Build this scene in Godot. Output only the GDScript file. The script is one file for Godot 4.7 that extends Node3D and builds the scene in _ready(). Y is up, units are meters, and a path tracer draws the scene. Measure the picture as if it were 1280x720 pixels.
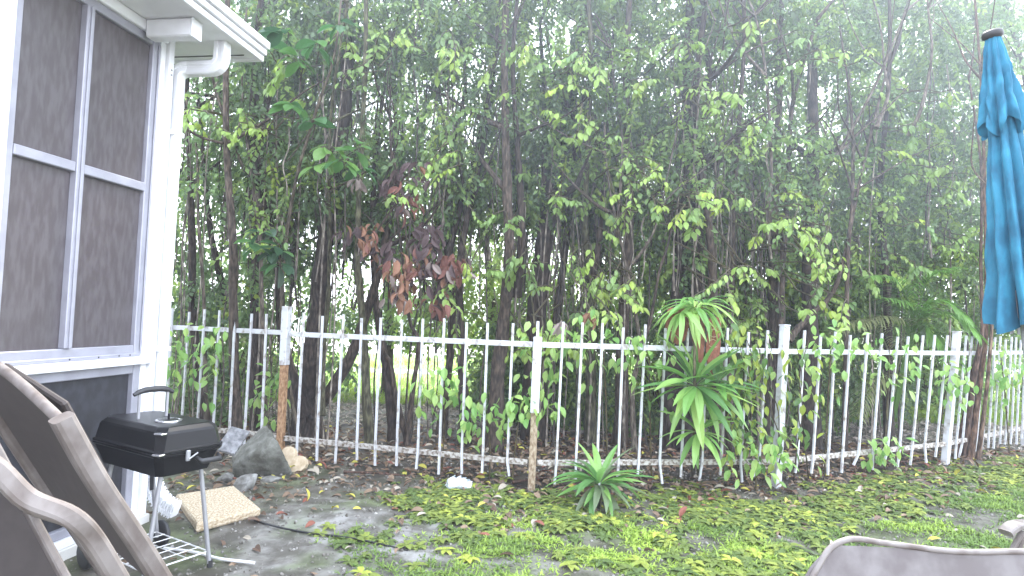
extends Node3D
# A back yard under a bright overcast sky: screened house wall on the left, white metal fence, tall fig hedge behind it.

const FOCAL := 760.0                      # lens, in pixels of the 1280 x 720 photograph
const EYE := Vector3(0, 1.3, 0)
var look := Basis.from_euler(Vector3(deg_to_rad(2.8), 0, deg_to_rad(2.0)))
var rng := RandomNumberGenerator.new()
var mats := {}
var clump := FastNoiseLite.new()
var rough := FastNoiseLite.new()


# ---------------------------------------------------------------- mesh builder
class Shape:
	var v := PackedVector3Array()
	var n := PackedVector3Array()
	var c := PackedColorArray()
	var i := PackedInt32Array()
	var col := Color.WHITE

	func vert(p: Vector3, nn: Vector3) -> int:
		v.append(p)
		n.append(nn)
		c.append(col)
		return v.size() - 1

	func poly(pts: Array, out: Vector3) -> void:      # convex flat face turned towards out
		var nn: Vector3 = (pts[1] - pts[0]).cross(pts[2] - pts[0])
		if nn.length() < 1e-9 and pts.size() > 3:
			nn = (pts[2] - pts[0]).cross(pts[3] - pts[0])
		nn = nn.normalized()
		var flip := nn.dot(out) < 0.0
		if flip:
			nn = -nn
		var s := v.size()
		for p in pts:
			vert(p, nn)
		for k in range(1, pts.size() - 1):
			if flip:
				i.append_array([s, s + k, s + k + 1])
			else:
				i.append_array([s, s + k + 1, s + k])

	func box(at: Vector3, size: Vector3, b := Basis.IDENTITY, bev := 0.004) -> void:
		var h := size * 0.5
		bev = minf(bev, minf(h.x, minf(h.y, h.z)) * 0.6)
		var pt := func(axis: int, s: Vector3) -> Vector3:
			var q := s * h
			for a in 3:
				if a != axis:
					q[a] -= s[a] * bev
			return at + b * q
		for a in 3:
			var u := (a + 1) % 3
			var w := (a + 2) % 3
			for sa in [-1.0, 1.0]:
				var pts := []
				for q in [[-1.0, -1.0], [1.0, -1.0], [1.0, 1.0], [-1.0, 1.0]]:
					var s := Vector3.ZERO
					s[a] = sa
					s[u] = q[0]
					s[w] = q[1]
					pts.append(pt.call(a, s))
				var o := Vector3.ZERO
				o[a] = sa
				poly(pts, b * o)
				for su in [-1.0, 1.0]:
					var e := []
					for k in [[a, -1.0], [a, 1.0], [u, 1.0], [u, -1.0]]:
						var s := Vector3.ZERO
						s[a] = sa
						s[u] = su
						s[w] = k[1]
						e.append(pt.call(k[0], s))
					var oo := Vector3.ZERO
					oo[a] = sa
					oo[u] = su
					poly(e, b * oo)
		for sx in [-1.0, 1.0]:
			for sy in [-1.0, 1.0]:
				for sz in [-1.0, 1.0]:
					var s := Vector3(sx, sy, sz)
					poly([pt.call(0, s), pt.call(1, s), pt.call(2, s)], b * s)

	func bar(a: Vector3, b: Vector3, w: float, d: float, side := Vector3.RIGHT, bev := 0.003) -> void:
		var y := (b - a).normalized()
		var z := side.cross(y).normalized()
		var x := y.cross(z).normalized()
		box((a + b) * 0.5, Vector3(w, a.distance_to(b), d), Basis(x, y, z), bev)

	func tube(pts: Array, rad: Array, sides := 8, bump: FastNoiseLite = null, amount := 0.0) -> void:
		var s := v.size()
		var m := pts.size()
		var ref := Vector3(0.31, 0.12, 0.94)
		var x := Vector3.ZERO
		for k in m:
			var t: Vector3 = (pts[mini(k + 1, m - 1)] - pts[maxi(k - 1, 0)]).normalized()
			if k == 0:
				x = ref.cross(t)
				if x.length() < 0.1:
					x = Vector3.UP.cross(t)
			x = (x - t * x.dot(t)).normalized()
			var y := t.cross(x)
			for j in sides:
				var an := TAU * j / sides
				var d := x * cos(an) + y * sin(an)
				var r: float = rad[k]
				if bump:
					var q: Vector3 = pts[k] + d * r
					r *= 1.0 + amount * bump.get_noise_3d(q.x * 7.0 / maxf(r * 12.0, 0.3), q.y * 1.5, q.z * 7.0 / maxf(r * 12.0, 0.3))
				vert(pts[k] + d * r, d)
		for k in m - 1:
			for j in sides:
				var a := s + k * sides + j
				var b2 := s + k * sides + (j + 1) % sides
				i.append_array([a, b2, a + sides, b2, b2 + sides, a + sides])
		for e in [0, m - 1]:
			var ring := []
			for j in sides:
				ring.append(v[s + e * sides + j])
			var o: Vector3 = pts[0] - pts[1] if e == 0 else pts[m - 1] - pts[m - 2]
			poly(ring, o)

	func sweep(pts: Array, prof: Array, side: Vector3) -> void:   # flat-shaded profile along a path
		var m := pts.size()
		var rings := []
		for k in m:
			var t: Vector3 = (pts[mini(k + 1, m - 1)] - pts[maxi(k - 1, 0)]).normalized()
			var z := (side - t * side.dot(t)).normalized()
			var x := t.cross(z).normalized()
			var ring := []
			for q in prof:
				ring.append(pts[k] + x * q.x + z * q.y)
			rings.append(ring)
		var np := prof.size()
		for k in m - 1:
			var mid: Vector3 = (pts[k] + pts[k + 1]) * 0.5
			for j in np:
				var a: Vector3 = rings[k][j]
				var b2: Vector3 = rings[k][(j + 1) % np]
				var c2: Vector3 = rings[k + 1][(j + 1) % np]
				var d: Vector3 = rings[k + 1][j]
				var o: Vector3 = (a + b2 + c2 + d) * 0.25 - mid
				poly([a, b2, c2], o)
				poly([a, c2, d], o)
		poly(rings[0], pts[0] - pts[1])
		poly(rings[m - 1], pts[m - 1] - pts[m - 2])

	func prism(flat: PackedVector2Array, at: Vector3, b: Basis, thick: float, bev := 0.004) -> void:
		var inner := PackedVector2Array()
		var cnt := flat.size()
		var area := 0.0
		for k in cnt:
			area += flat[k].cross(flat[(k + 1) % cnt])
		var sg := 1.0 if area > 0.0 else -1.0
		for k in cnt:
			var e1 := (flat[k] - flat[(k + cnt - 1) % cnt]).normalized()
			var e2 := (flat[(k + 1) % cnt] - flat[k]).normalized()
			var nn := ((e1 + e2).orthogonal() * -sg).normalized()
			inner.append(flat[k] + nn * bev)
		var tri := Geometry2D.triangulate_polygon(inner)
		if tri.is_empty():
			var mid := Vector2.ZERO
			for q in inner:
				mid += q / cnt
			inner.append(mid)
			for k in cnt:
				tri.append_array([k, (k + 1) % cnt, cnt])
		for sgn in [-1.0, 1.0]:
			for k in range(0, tri.size(), 3):
				var f := []
				for j in 3:
					var q := inner[tri[k + j]]
					f.append(at + b * Vector3(q.x, q.y, sgn * thick * 0.5))
				poly(f, b * Vector3(0, 0, sgn))
			for k in cnt:
				var q0 := inner[k]
				var q1 := inner[(k + 1) % cnt]
				var o0 := flat[k]
				var o1 := flat[(k + 1) % cnt]
				var zi: float = sgn * thick * 0.5
				var zo: float = sgn * (thick * 0.5 - bev)
				var od := (o0 - o1).orthogonal() * -sg
				poly([at + b * Vector3(q0.x, q0.y, zi), at + b * Vector3(q1.x, q1.y, zi), at + b * Vector3(o1.x, o1.y, zo), at + b * Vector3(o0.x, o0.y, zo)], b * Vector3(od.x, od.y, sgn * od.length()))
		for k in cnt:
			var o0 := flat[k]
			var o1 := flat[(k + 1) % cnt]
			var zo := thick * 0.5 - bev
			var od := (o0 - o1).orthogonal() * -sg
			poly([at + b * Vector3(o0.x, o0.y, -zo), at + b * Vector3(o1.x, o1.y, -zo), at + b * Vector3(o1.x, o1.y, zo), at + b * Vector3(o0.x, o0.y, zo)], b * Vector3(od.x, od.y, 0))

	func lathe(at: Vector3, b: Basis, prof: Array, sides := 24) -> void:   # prof: Vector2(radius, height)
		var s := v.size()
		var m := prof.size()
		for k in m:
			var t: Vector2 = prof[mini(k + 1, m - 1)] - prof[maxi(k - 1, 0)]
			var nn := Vector2(t.y, -t.x).normalized()
			for j in sides:
				var an := TAU * j / sides
				vert(at + b * Vector3(prof[k].x * cos(an), prof[k].y, prof[k].x * sin(an)), b * Vector3(nn.x * cos(an), nn.y, nn.x * sin(an)))
		for k in m - 1:
			for j in sides:
				var a := s + k * sides + j
				var b2 := s + k * sides + (j + 1) % sides
				i.append_array([a, b2, a + sides, b2, b2 + sides, a + sides])

	# a leaf blade: folded along its rib, drooping; lo = 4 faces, else one row per station
	func leaf(at: Vector3, dir: Vector3, up: Vector3, length: float, width: float, droop: float, fold := 0.25, stations := 2, widest := 0.42) -> void:
		dir = dir.normalized()
		var side := dir.cross(up).normalized()
		var prev := []
		var p := at
		var d := dir
		var left_n := 0
		for k in stations + 1:
			var t := float(k) / stations
			var w := 0.0
			if t > 0.0 and t < 1.0:
				w = pow(sin(PI * pow(t, log(0.5) / log(widest))), 0.85) * width * 0.5
			var nn := side.cross(d).normalized()
			var row := []
			if k == 0 or k == stations:
				row = [p]
			else:
				row = [p - side * w + nn * w * fold, p, p + side * w + nn * w * fold]
			if k > 0:
				if prev.size() == 1 and row.size() == 3:
					poly([prev[0], row[1], row[0]], nn)
					poly([prev[0], row[2], row[1]], nn)
				elif prev.size() == 3 and row.size() == 3:
					poly([prev[0], prev[1], row[1], row[0]], nn)
					poly([prev[1], prev[2], row[2], row[1]], nn)
				else:
					poly([prev[0], prev[1], row[0]], nn)
					poly([prev[1], prev[2], row[0]], nn)
			prev = row
			d = (d + Vector3.DOWN * droop / stations).normalized()
			side = (side - d * side.dot(d)).normalized()
			p += d * length / stations
		left_n += 1

	func done(m: Material = null) -> ArrayMesh:
		for k in range(0, i.size(), 3):              # front faces run clockwise, as the normals say
			var p := v[i[k]]
			if (v[i[k + 1]] - p).cross(v[i[k + 2]] - p).dot(n[i[k]] + n[i[k + 1]] + n[i[k + 2]]) > 0.0:
				var q := i[k + 1]
				i[k + 1] = i[k + 2]
				i[k + 2] = q
		var a := []
		a.resize(Mesh.ARRAY_MAX)
		a[Mesh.ARRAY_VERTEX] = v
		a[Mesh.ARRAY_NORMAL] = n
		a[Mesh.ARRAY_COLOR] = c
		a[Mesh.ARRAY_INDEX] = i
		var am := ArrayMesh.new()
		am.add_surface_from_arrays(Mesh.PRIMITIVE_TRIANGLES, a)
		if m:
			am.surface_set_material(0, m)
		return am


# ---------------------------------------------------------------- measuring and naming
func ray(x: float, y: float) -> Vector3:
	return look * Vector3((x - 640.0) / FOCAL, (360.0 - y) / FOCAL, -1.0)

func spot(x: float, y: float, d: float) -> Vector3:          # what stands d metres away in that direction
	return EYE + ray(x, y) * d

func ground(x: float, y: float, h := 0.0) -> Vector3:        # where that direction meets the height h
	var r := ray(x, y)
	return EYE + r * ((h - EYE.y) / r.y)

func rnd(a: float, b: float) -> float:
	return rng.randf_range(a, b)

func rdir() -> Vector3:
	var z := rnd(-1, 1)
	var a := rnd(0, TAU)
	var r := sqrt(1.0 - z * z)
	return Vector3(r * cos(a), z, r * sin(a))

func lin(r: float, g: float, b: float) -> Color:
	return Color(r, g, b).linear_to_srgb()

var taken := {}
func numbered(called: String) -> String:
	var k: int = taken.get(called, 0)
	taken[called] = k + 1
	return called if k == 0 else "%s_%03d" % [called, k]

func tag(o: Node3D, label: String, category := "", group := "", kind := "") -> Node3D:
	if label:
		o.set_meta("label", label)
	if category:
		o.set_meta("category", category)
	if group:
		o.set_meta("group", group)
	if kind:
		o.set_meta("kind", kind)
	return o

func thing(called: String, at: Vector3, label: String, category: String, group := "") -> Node3D:
	var o := Node3D.new()
	o.name = numbered(called)
	add_child(o)
	o.position = at
	tag(o, label, category, group)
	return o

func base_of(p: Node) -> Vector3:
	var t := Vector3.ZERO
	while p is Node3D and p != self:
		t += p.position
		p = p.get_parent()
	return t

# a mesh whose points are in the yard's own metres, hung under a thing or part
func piece(called: String, s: Variant, m: Material, parent: Node = self, kind := "") -> MeshInstance3D:
	var o := MeshInstance3D.new()
	o.mesh = s.done() if s is Shape else s
	o.material_override = m
	if parent == self:
		o.name = numbered(called)
		add_child(o)
	else:
		var k := 0
		var full := called
		while parent.has_node(NodePath(full)):
			k += 1
			full = "%s_%03d" % [called, k]
		o.name = full
		parent.add_child(o)
		o.position = -base_of(parent)
	if kind:
		o.set_meta("kind", kind)
	return o

# one shared mesh, set down as a part with its own place
var counts := {}
func placed(called: String, mesh: Mesh, m: Material, parent: Node, t: Transform3D) -> MeshInstance3D:
	var key := str(parent.get_instance_id()) + called
	var k: int = counts.get(key, 0)
	counts[key] = k + 1
	var o := MeshInstance3D.new()
	o.mesh = mesh
	o.material_override = m
	o.name = called if k == 0 else "%s_%03d" % [called, k]
	parent.add_child(o)
	t.origin -= base_of(parent)
	o.transform = t
	return o

func many(called: String, mesh: Mesh, m: Material, parent: Node, ts: Array, cols: PackedColorArray) -> MultiMeshInstance3D:
	var mm := MultiMesh.new()
	mm.transform_format = MultiMesh.TRANSFORM_3D
	mm.use_colors = true
	mm.mesh = mesh
	mm.instance_count = ts.size()
	for k in ts.size():
		mm.set_instance_transform(k, ts[k])
		mm.set_instance_color(k, cols[k])
	var o := MultiMeshInstance3D.new()
	o.multimesh = mm
	o.material_override = m
	o.name = numbered(called) if parent == self else called
	parent.add_child(o)
	if parent != self:
		o.position = -base_of(parent)
	o.set_meta("kind", "stuff")
	return o


# ---------------------------------------------------------------- materials
func noise_tex(freq: float, lo: Color, hi: Color, kind := FastNoiseLite.TYPE_SIMPLEX_SMOOTH, sd := 1, mid := -1.0, size := 512) -> NoiseTexture2D:
	var f := FastNoiseLite.new()
	f.noise_type = kind
	f.frequency = freq
	f.fractal_octaves = 5
	f.seed = sd
	var t := NoiseTexture2D.new()
	t.width = size
	t.height = size
	t.seamless = true
	t.noise = f
	var g := Gradient.new()
	g.set_color(0, lo)
	g.set_color(1, hi)
	if mid >= 0.0:
		g.set_offset(0, maxf(0.0, mid - 0.22))
		g.set_offset(1, minf(1.0, mid + 0.22))
	t.color_ramp = g
	return t

func surf(key: String, col: Color, roughness: float, tex: Texture2D = null, scale := Vector3.ONE, relief := 0.0, relief_tex: Texture2D = null) -> StandardMaterial3D:
	var m := StandardMaterial3D.new()
	m.resource_name = key
	m.albedo_color = col
	m.roughness = roughness
	m.vertex_color_use_as_albedo = true
	m.cull_mode = BaseMaterial3D.CULL_DISABLED
	if tex or relief_tex:
		m.uv1_triplanar = true
		m.uv1_world_triplanar = true
		m.uv1_scale = scale
	if tex:
		m.albedo_texture = tex
	if relief != 0.0:
		m.heightmap_enabled = true
		m.heightmap_scale = relief
		m.heightmap_texture = relief_tex if relief_tex else tex
	mats[key] = m
	return m

func make_materials() -> void:
	var grey := func(a: float) -> Color: return Color(a, a, a)
	var fine := noise_tex(0.035, grey.call(0.55), grey.call(1.0), FastNoiseLite.TYPE_SIMPLEX_SMOOTH, 3, 0.5)
	var soft := noise_tex(0.008, grey.call(0.93), grey.call(1.0), FastNoiseLite.TYPE_SIMPLEX_SMOOTH, 5, 0.5)
	var bark := noise_tex(0.03, Color(0.42, 0.39, 0.36), Color(1.0, 0.97, 0.93), FastNoiseLite.TYPE_PERLIN, 8, 0.5)
	surf("bark", Color.WHITE, 0.9, bark, Vector3(3.0, 0.7, 3.0), 1.2)
	var earth := noise_tex(0.006, Color(0.62, 0.6, 0.57), Color(1, 1, 1), FastNoiseLite.TYPE_SIMPLEX_SMOOTH, 61, 0.5, 1024)
	(earth.noise as FastNoiseLite).fractal_octaves = 8
	(earth.noise as FastNoiseLite).fractal_gain = 0.62
	surf("soil", Color.WHITE, 0.62, earth, Vector3(0.55, 0.55, 0.55), 0.8)
	surf("rock", lin(0.27, 0.27, 0.26), 0.85, earth, Vector3(1.5, 1.5, 1.5), 0.6)
	surf("slab", lin(0.5, 0.43, 0.32), 0.85, noise_tex(0.05, Color(0.74, 0.68, 0.6), Color(1, 1, 1), FastNoiseLite.TYPE_SIMPLEX_SMOOTH, 21, 0.45), Vector3(2.2, 2.2, 2.2), 0.5)
	surf("wood_pale", lin(0.6, 0.5, 0.36), 0.8, noise_tex(0.02, Color(0.86, 0.83, 0.79), Color.WHITE, FastNoiseLite.TYPE_PERLIN, 23, 0.5), Vector3(2.5, 2.5, 2.5))
	surf("white_paint", lin(0.8, 0.81, 0.84), 0.45, soft, Vector3(0.6, 0.6, 0.6))
	surf("aluminium", lin(0.34, 0.34, 0.39), 0.38, soft, Vector3(1.2, 1.2, 1.2)).metallic = 0.15
	surf("fence_paint", lin(0.53, 0.54, 0.565), 0.5, noise_tex(0.018, Color(0.5, 0.40, 0.30), Color.WHITE, FastNoiseLite.TYPE_SIMPLEX_SMOOTH, 31, 0.16), Vector3(1.3, 0.9, 0.9))
	surf("fence_dirty", lin(0.46, 0.44, 0.41), 0.7, noise_tex(0.03, Color(0.42, 0.34, 0.27), Color.WHITE, FastNoiseLite.TYPE_SIMPLEX_SMOOTH, 33, 0.36), Vector3(1.6, 1.6, 1.6))
	surf("rust", lin(0.40, 0.25, 0.14), 0.85, noise_tex(0.03, Color(0.72, 0.66, 0.6), Color(1, 1, 1), FastNoiseLite.TYPE_SIMPLEX_SMOOTH, 35, 0.5), Vector3(2.5, 1.2, 2.5))
	surf("rust_pale", lin(0.40, 0.33, 0.24), 0.85, mats.rust.albedo_texture, Vector3(2.5, 1.2, 2.5))
	surf("rusty_board", lin(0.27, 0.10, 0.06), 0.8, noise_tex(0.02, Color(0.78, 0.74, 0.7), Color(1, 1, 1), FastNoiseLite.TYPE_SIMPLEX_SMOOTH, 37, 0.5), Vector3(3, 1.5, 3))
	var scr := noise_tex(0.02, Color(0.8, 0.78, 0.78), Color(1, 1, 1), FastNoiseLite.TYPE_SIMPLEX_SMOOTH, 41, 0.55)
	surf("screen", lin(0.098, 0.087, 0.093), 0.36, noise_tex(0.03, Color(0.86, 0.84, 0.84), Color(1, 1, 1), FastNoiseLite.TYPE_SIMPLEX_SMOOTH, 43, 0.5), Vector3(1.6, 0.4, 1.6))
	surf("kick_screen", lin(0.032, 0.033, 0.042), 0.55, scr, Vector3(1.3, 0.8, 1.3))
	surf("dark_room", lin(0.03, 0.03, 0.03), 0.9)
	surf("black_enamel", lin(0.008, 0.008, 0.0095), 0.32, soft, Vector3(2, 2, 2))
	mats.black_enamel.metallic_specular = 0.35
	surf("black_plastic", lin(0.02, 0.02, 0.022), 0.5)
	surf("dull_steel", lin(0.36, 0.36, 0.38), 0.4, soft, Vector3(2, 2, 2)).metallic = 0.35
	surf("chrome", lin(0.7, 0.7, 0.72), 0.2).metallic = 0.9
	surf("wire_white", lin(0.62, 0.62, 0.62), 0.5)
	surf("resin_grey", lin(0.17, 0.152, 0.142), 0.62, noise_tex(0.018, Color(0.74, 0.7, 0.68), Color(1, 1, 1), FastNoiseLite.TYPE_SIMPLEX_SMOOTH, 51, 0.45), Vector3(1.5, 0.8, 1.5))
	surf("sling", lin(0.055, 0.045, 0.042), 0.8, soft, Vector3(3, 3, 3))
	surf("sling_grey", lin(0.155, 0.142, 0.14), 0.75, scr, Vector3(1.2, 1.2, 1.2))
	var blue := surf("blue_cloth", lin(0.026, 0.20, 0.315), 0.8, noise_tex(0.02, Color(0.66, 0.74, 0.78), Color.WHITE, FastNoiseLite.TYPE_SIMPLEX_SMOOTH, 55, 0.5), Vector3(1, 0.5, 1))
	blue.backlight_enabled = true
	blue.backlight = Color(0.45, 0.45, 0.45)
	var bag := surf("thin_plastic", lin(0.66, 0.72, 0.74), 0.35)
	bag.backlight_enabled = true
	bag.backlight = Color(0.6, 0.6, 0.6)
	surf("roof", lin(0.3, 0.29, 0.28), 0.9, fine, Vector3(1, 1, 1))
	surf("concrete", lin(0.62, 0.61, 0.58), 0.85, soft, Vector3(0.3, 0.3, 0.3))
	surf("dull_concrete", lin(0.26, 0.26, 0.27), 0.8, fine, Vector3(1, 1, 1))
	surf("render_white", lin(0.8, 0.8, 0.78), 0.8, soft, Vector3(0.3, 0.3, 0.3))
	surf("cable", lin(0.015, 0.015, 0.016), 0.5)
	for q in [["leaf", 0.3, 1.0], ["leaf_dry", 0.8, 0.45], ["grass", 0.6, 0.8]]:
		var m := surf(q[0], Color.WHITE, q[1])
		m.backlight_enabled = true
		m.backlight = Color(q[2], q[2], q[2])


# ---------------------------------------------------------------- plants: shared pieces
const LEAF_DARK := Color(0.095, 0.15, 0.07)
const LEAF_MID := Color(0.18, 0.29, 0.105)
const LEAF_LIGHT := Color(0.29, 0.43, 0.11)
const LEAF_YELLOW := Color(0.36, 0.46, 0.07)
var sprigs: Array = []
var leaf_mesh: ArrayMesh
var broad_leaf: ArrayMesh
var dry_leaf: ArrayMesh

func make_sprigs() -> void:
	for k in 4:
		var s := Shape.new()
		var p := Vector3.ZERO
		var d := Vector3(0, 0, 1)
		var twig := [p]
		for j in 10:
			var nd := (d + Vector3(rnd(-0.3, 0.3), rnd(-0.35, 0.12), 0)).normalized()
			p += nd * rnd(0.025, 0.04)
			d = nd
			twig.append(p)
			var sd := 1.0 if j % 2 == 0 else -1.0
			var out := (d * 0.45 + Vector3(sd * rnd(0.5, 1.0), rnd(-0.75, 0.1), rnd(-0.2, 0.3))).normalized()
			var g := rnd(0.75, 1.2)
			s.col = Color(g, g, g)
			s.leaf(p + out * 0.012, out, (Vector3.UP + rdir() * 0.5).normalized(), rnd(0.06, 0.09), rnd(0.040, 0.056), rnd(0.2, 0.9), 0.22, 2)
		s.leaf(p, d, Vector3.UP, 0.08, 0.038, 0.7, 0.22, 2)
		s.col = Color(0.8, 0.5, 0.6)
		s.tube([twig[0], twig[5], twig[10]], [0.0028, 0.002, 0.001], 3)
		sprigs.append(s.done())
	var l := Shape.new()
	l.leaf(Vector3.ZERO, Vector3(0, -0.1, 1), Vector3.UP, 1.0, 0.5, 0.5, 0.22, 4)
	leaf_mesh = l.done()
	var b := Shape.new()
	b.leaf(Vector3.ZERO, Vector3(0, 0.1, 1), Vector3.UP, 1.0, 0.52, 0.7, 0.2, 6, 0.55)
	broad_leaf = b.done()
	var dl := Shape.new()
	dl.leaf(Vector3.ZERO, Vector3(0, 0.2, 1), Vector3.UP, 1.0, 0.42, 0.9, 0.6, 5, 0.5)
	dry_leaf = dl.done()

func facing(dir: Vector3, roll := 0.0) -> Basis:
	var z := dir.normalized()
	var up := Vector3.UP if absf(z.y) < 0.97 else Vector3.RIGHT
	var x := up.cross(z).normalized()
	return Basis(x, z.cross(x), z).rotated(z, roll)

func leaf_colour(young: float) -> Color:
	var r := rng.randf()
	var c := LEAF_DARK.lerp(LEAF_MID, rng.randf())
	if r < young:
		c = LEAF_LIGHT.lerp(LEAF_YELLOW, rng.randf() * rng.randf())
	elif r < young * 3.0:
		c = LEAF_MID.lerp(LEAF_LIGHT, rng.randf())
	return c

func smooth_path(pts: Array, step := 4) -> Array:
	var c := Curve3D.new()
	for k in pts.size():
		var t: Vector3 = (pts[mini(k + 1, pts.size() - 1)] - pts[maxi(k - 1, 0)]) / 6.0
		c.add_point(pts[k], -t, t)
	var out := []
	for k in pts.size() - 1:
		for j in step:
			out.append(c.sample(k, float(j) / step))
	out.append(pts[-1])
	return out

func stem_shape(pts: Array, r0: float, r1: float, sides := 9, amount := 0.25) -> Shape:
	var path := smooth_path(pts, 5)
	var rad := []
	for k in path.size():
		var t := float(k) / (path.size() - 1)
		rad.append(lerpf(r0, r1, t) * (1.0 + 0.35 * exp(-t * 14.0)))
	var s := Shape.new()
	s.tube(path, rad, sides, rough, amount)
	return s

func thinned(p: Vector3) -> float:        # where the hedge is open to the sky: 0 = bare
	var k := 1.0
	for g in OPENINGS:
		var d: float = ((p - g[0]) / g[1]).length()
		k = minf(k, clampf((d - 0.55) * 1.6, g[2], 1.0))
	return k

# thin places in the crowns: centre, half widths, what is left in the middle
var OPENINGS := []


func foliage(parent: Node3D, called: String, cx: float, cz: float, rx: float, rz: float, y0: float, y1: float, count: int, young: float, bias := -0.12, shade := 1.0, size := 1.0, open_foot := true) -> void:
	var ts := []
	var cols := PackedColorArray()
	var tries := 0
	while ts.size() < count and tries < count * 12:
		tries += 1
		var y := lerpf(y0, y1, rng.randf() if open_foot else pow(rng.randf(), 1.6))
		var t := (y - y0) / (y1 - y0)
		var w := (clampf(0.35 + 2.6 * t, 0.0, 1.0) if open_foot else 1.0) * clampf(0.35 + 2.2 * (1.0 - t), 0.0, 1.0)
		var a := rnd(0, TAU)
		var q := sqrt(rng.randf())
		var p := Vector3(cx + cos(a) * q * rx * w, y, cz + sin(a) * q * rz * w)
		var nz := clump.get_noise_3d(p.x * 1.5, p.y * 1.5, p.z * 1.5)
		var low := clampf((2.3 - y) * 0.2, 0.0, 0.2) if open_foot else 0.0
		if nz < bias + low + rnd(-0.12, 0.12):
			continue
		if rng.randf() > thinned(p):
			continue
		var dir := Vector3(cos(a) * 0.8, rnd(-1.1, 0.25), sin(a) * 0.8) + rdir() * 0.6
		var b := facing(dir, rnd(-0.7, 0.7)).scaled(Vector3.ONE * rnd(0.75, 1.3) * size)
		ts.append(Transform3D(b, p))
		cols.append(leaf_colour(young * (1.6 if nz > 0.25 else 0.8)) * shade)
	many(called, sprigs[rng.randi() % 4], mats.leaf, parent, ts, cols)

# one bough of larger, single leaves at the outside of a crown
func spray(parent: Node3D, p: Vector3, count: int, reach: float, young: float, size := 0.085) -> void:
	var s := Shape.new()
	var d := Vector3(rnd(-0.8, 0.8), rnd(-0.9, 0.4), rnd(0.0, 0.7)).normalized()
	var at := p - d * reach * 0.5
	var path := [at]
	var hue := leaf_colour(1.0) if rng.randf() < young else LEAF_MID.lerp(LEAF_LIGHT, rng.randf())
	for k in count:
		d = (d + Vector3(rnd(-0.25, 0.25), rnd(-0.3, 0.1), rnd(-0.2, 0.2))).normalized()
		at += d * reach / count
		path.append(at)
		for side in ([-1.0, 1.0] if rng.randf() < 0.7 else [-1.0, 0.2, 1.0]):
			if rng.randf() < 0.15:
				continue
			var o: Vector3 = (d * 0.35 + d.cross(Vector3.UP).normalized() * side * rnd(0.4, 1.0) + Vector3.DOWN * rnd(0.1, 1.0)).normalized()
			var g := rnd(0.7, 1.25)
			s.col = hue * g
			var len := size * rnd(0.75, 1.2)
			s.leaf(at + o * 0.02, o, (Vector3.UP + Vector3(0, 0, 0.6) + rdir() * 0.6).normalized(), len, len * rnd(0.45, 0.56), rnd(0.4, 1.2), 0.2, 4)
	s.col = Color(0.16, 0.14, 0.09)
	s.tube([p + Vector3(rnd(-0.2, 0.2), rnd(0.1, 0.5), -0.9), path[0] + Vector3(0, 0.06, -0.25), path[0]], [0.009, 0.007, 0.005], 5)
	s.tube(path, range(path.size()).map(func(k): return lerpf(0.006, 0.002, float(k) / path.size())), 4)
	piece("leafy_branch", s, mats.leaf, parent)


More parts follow.
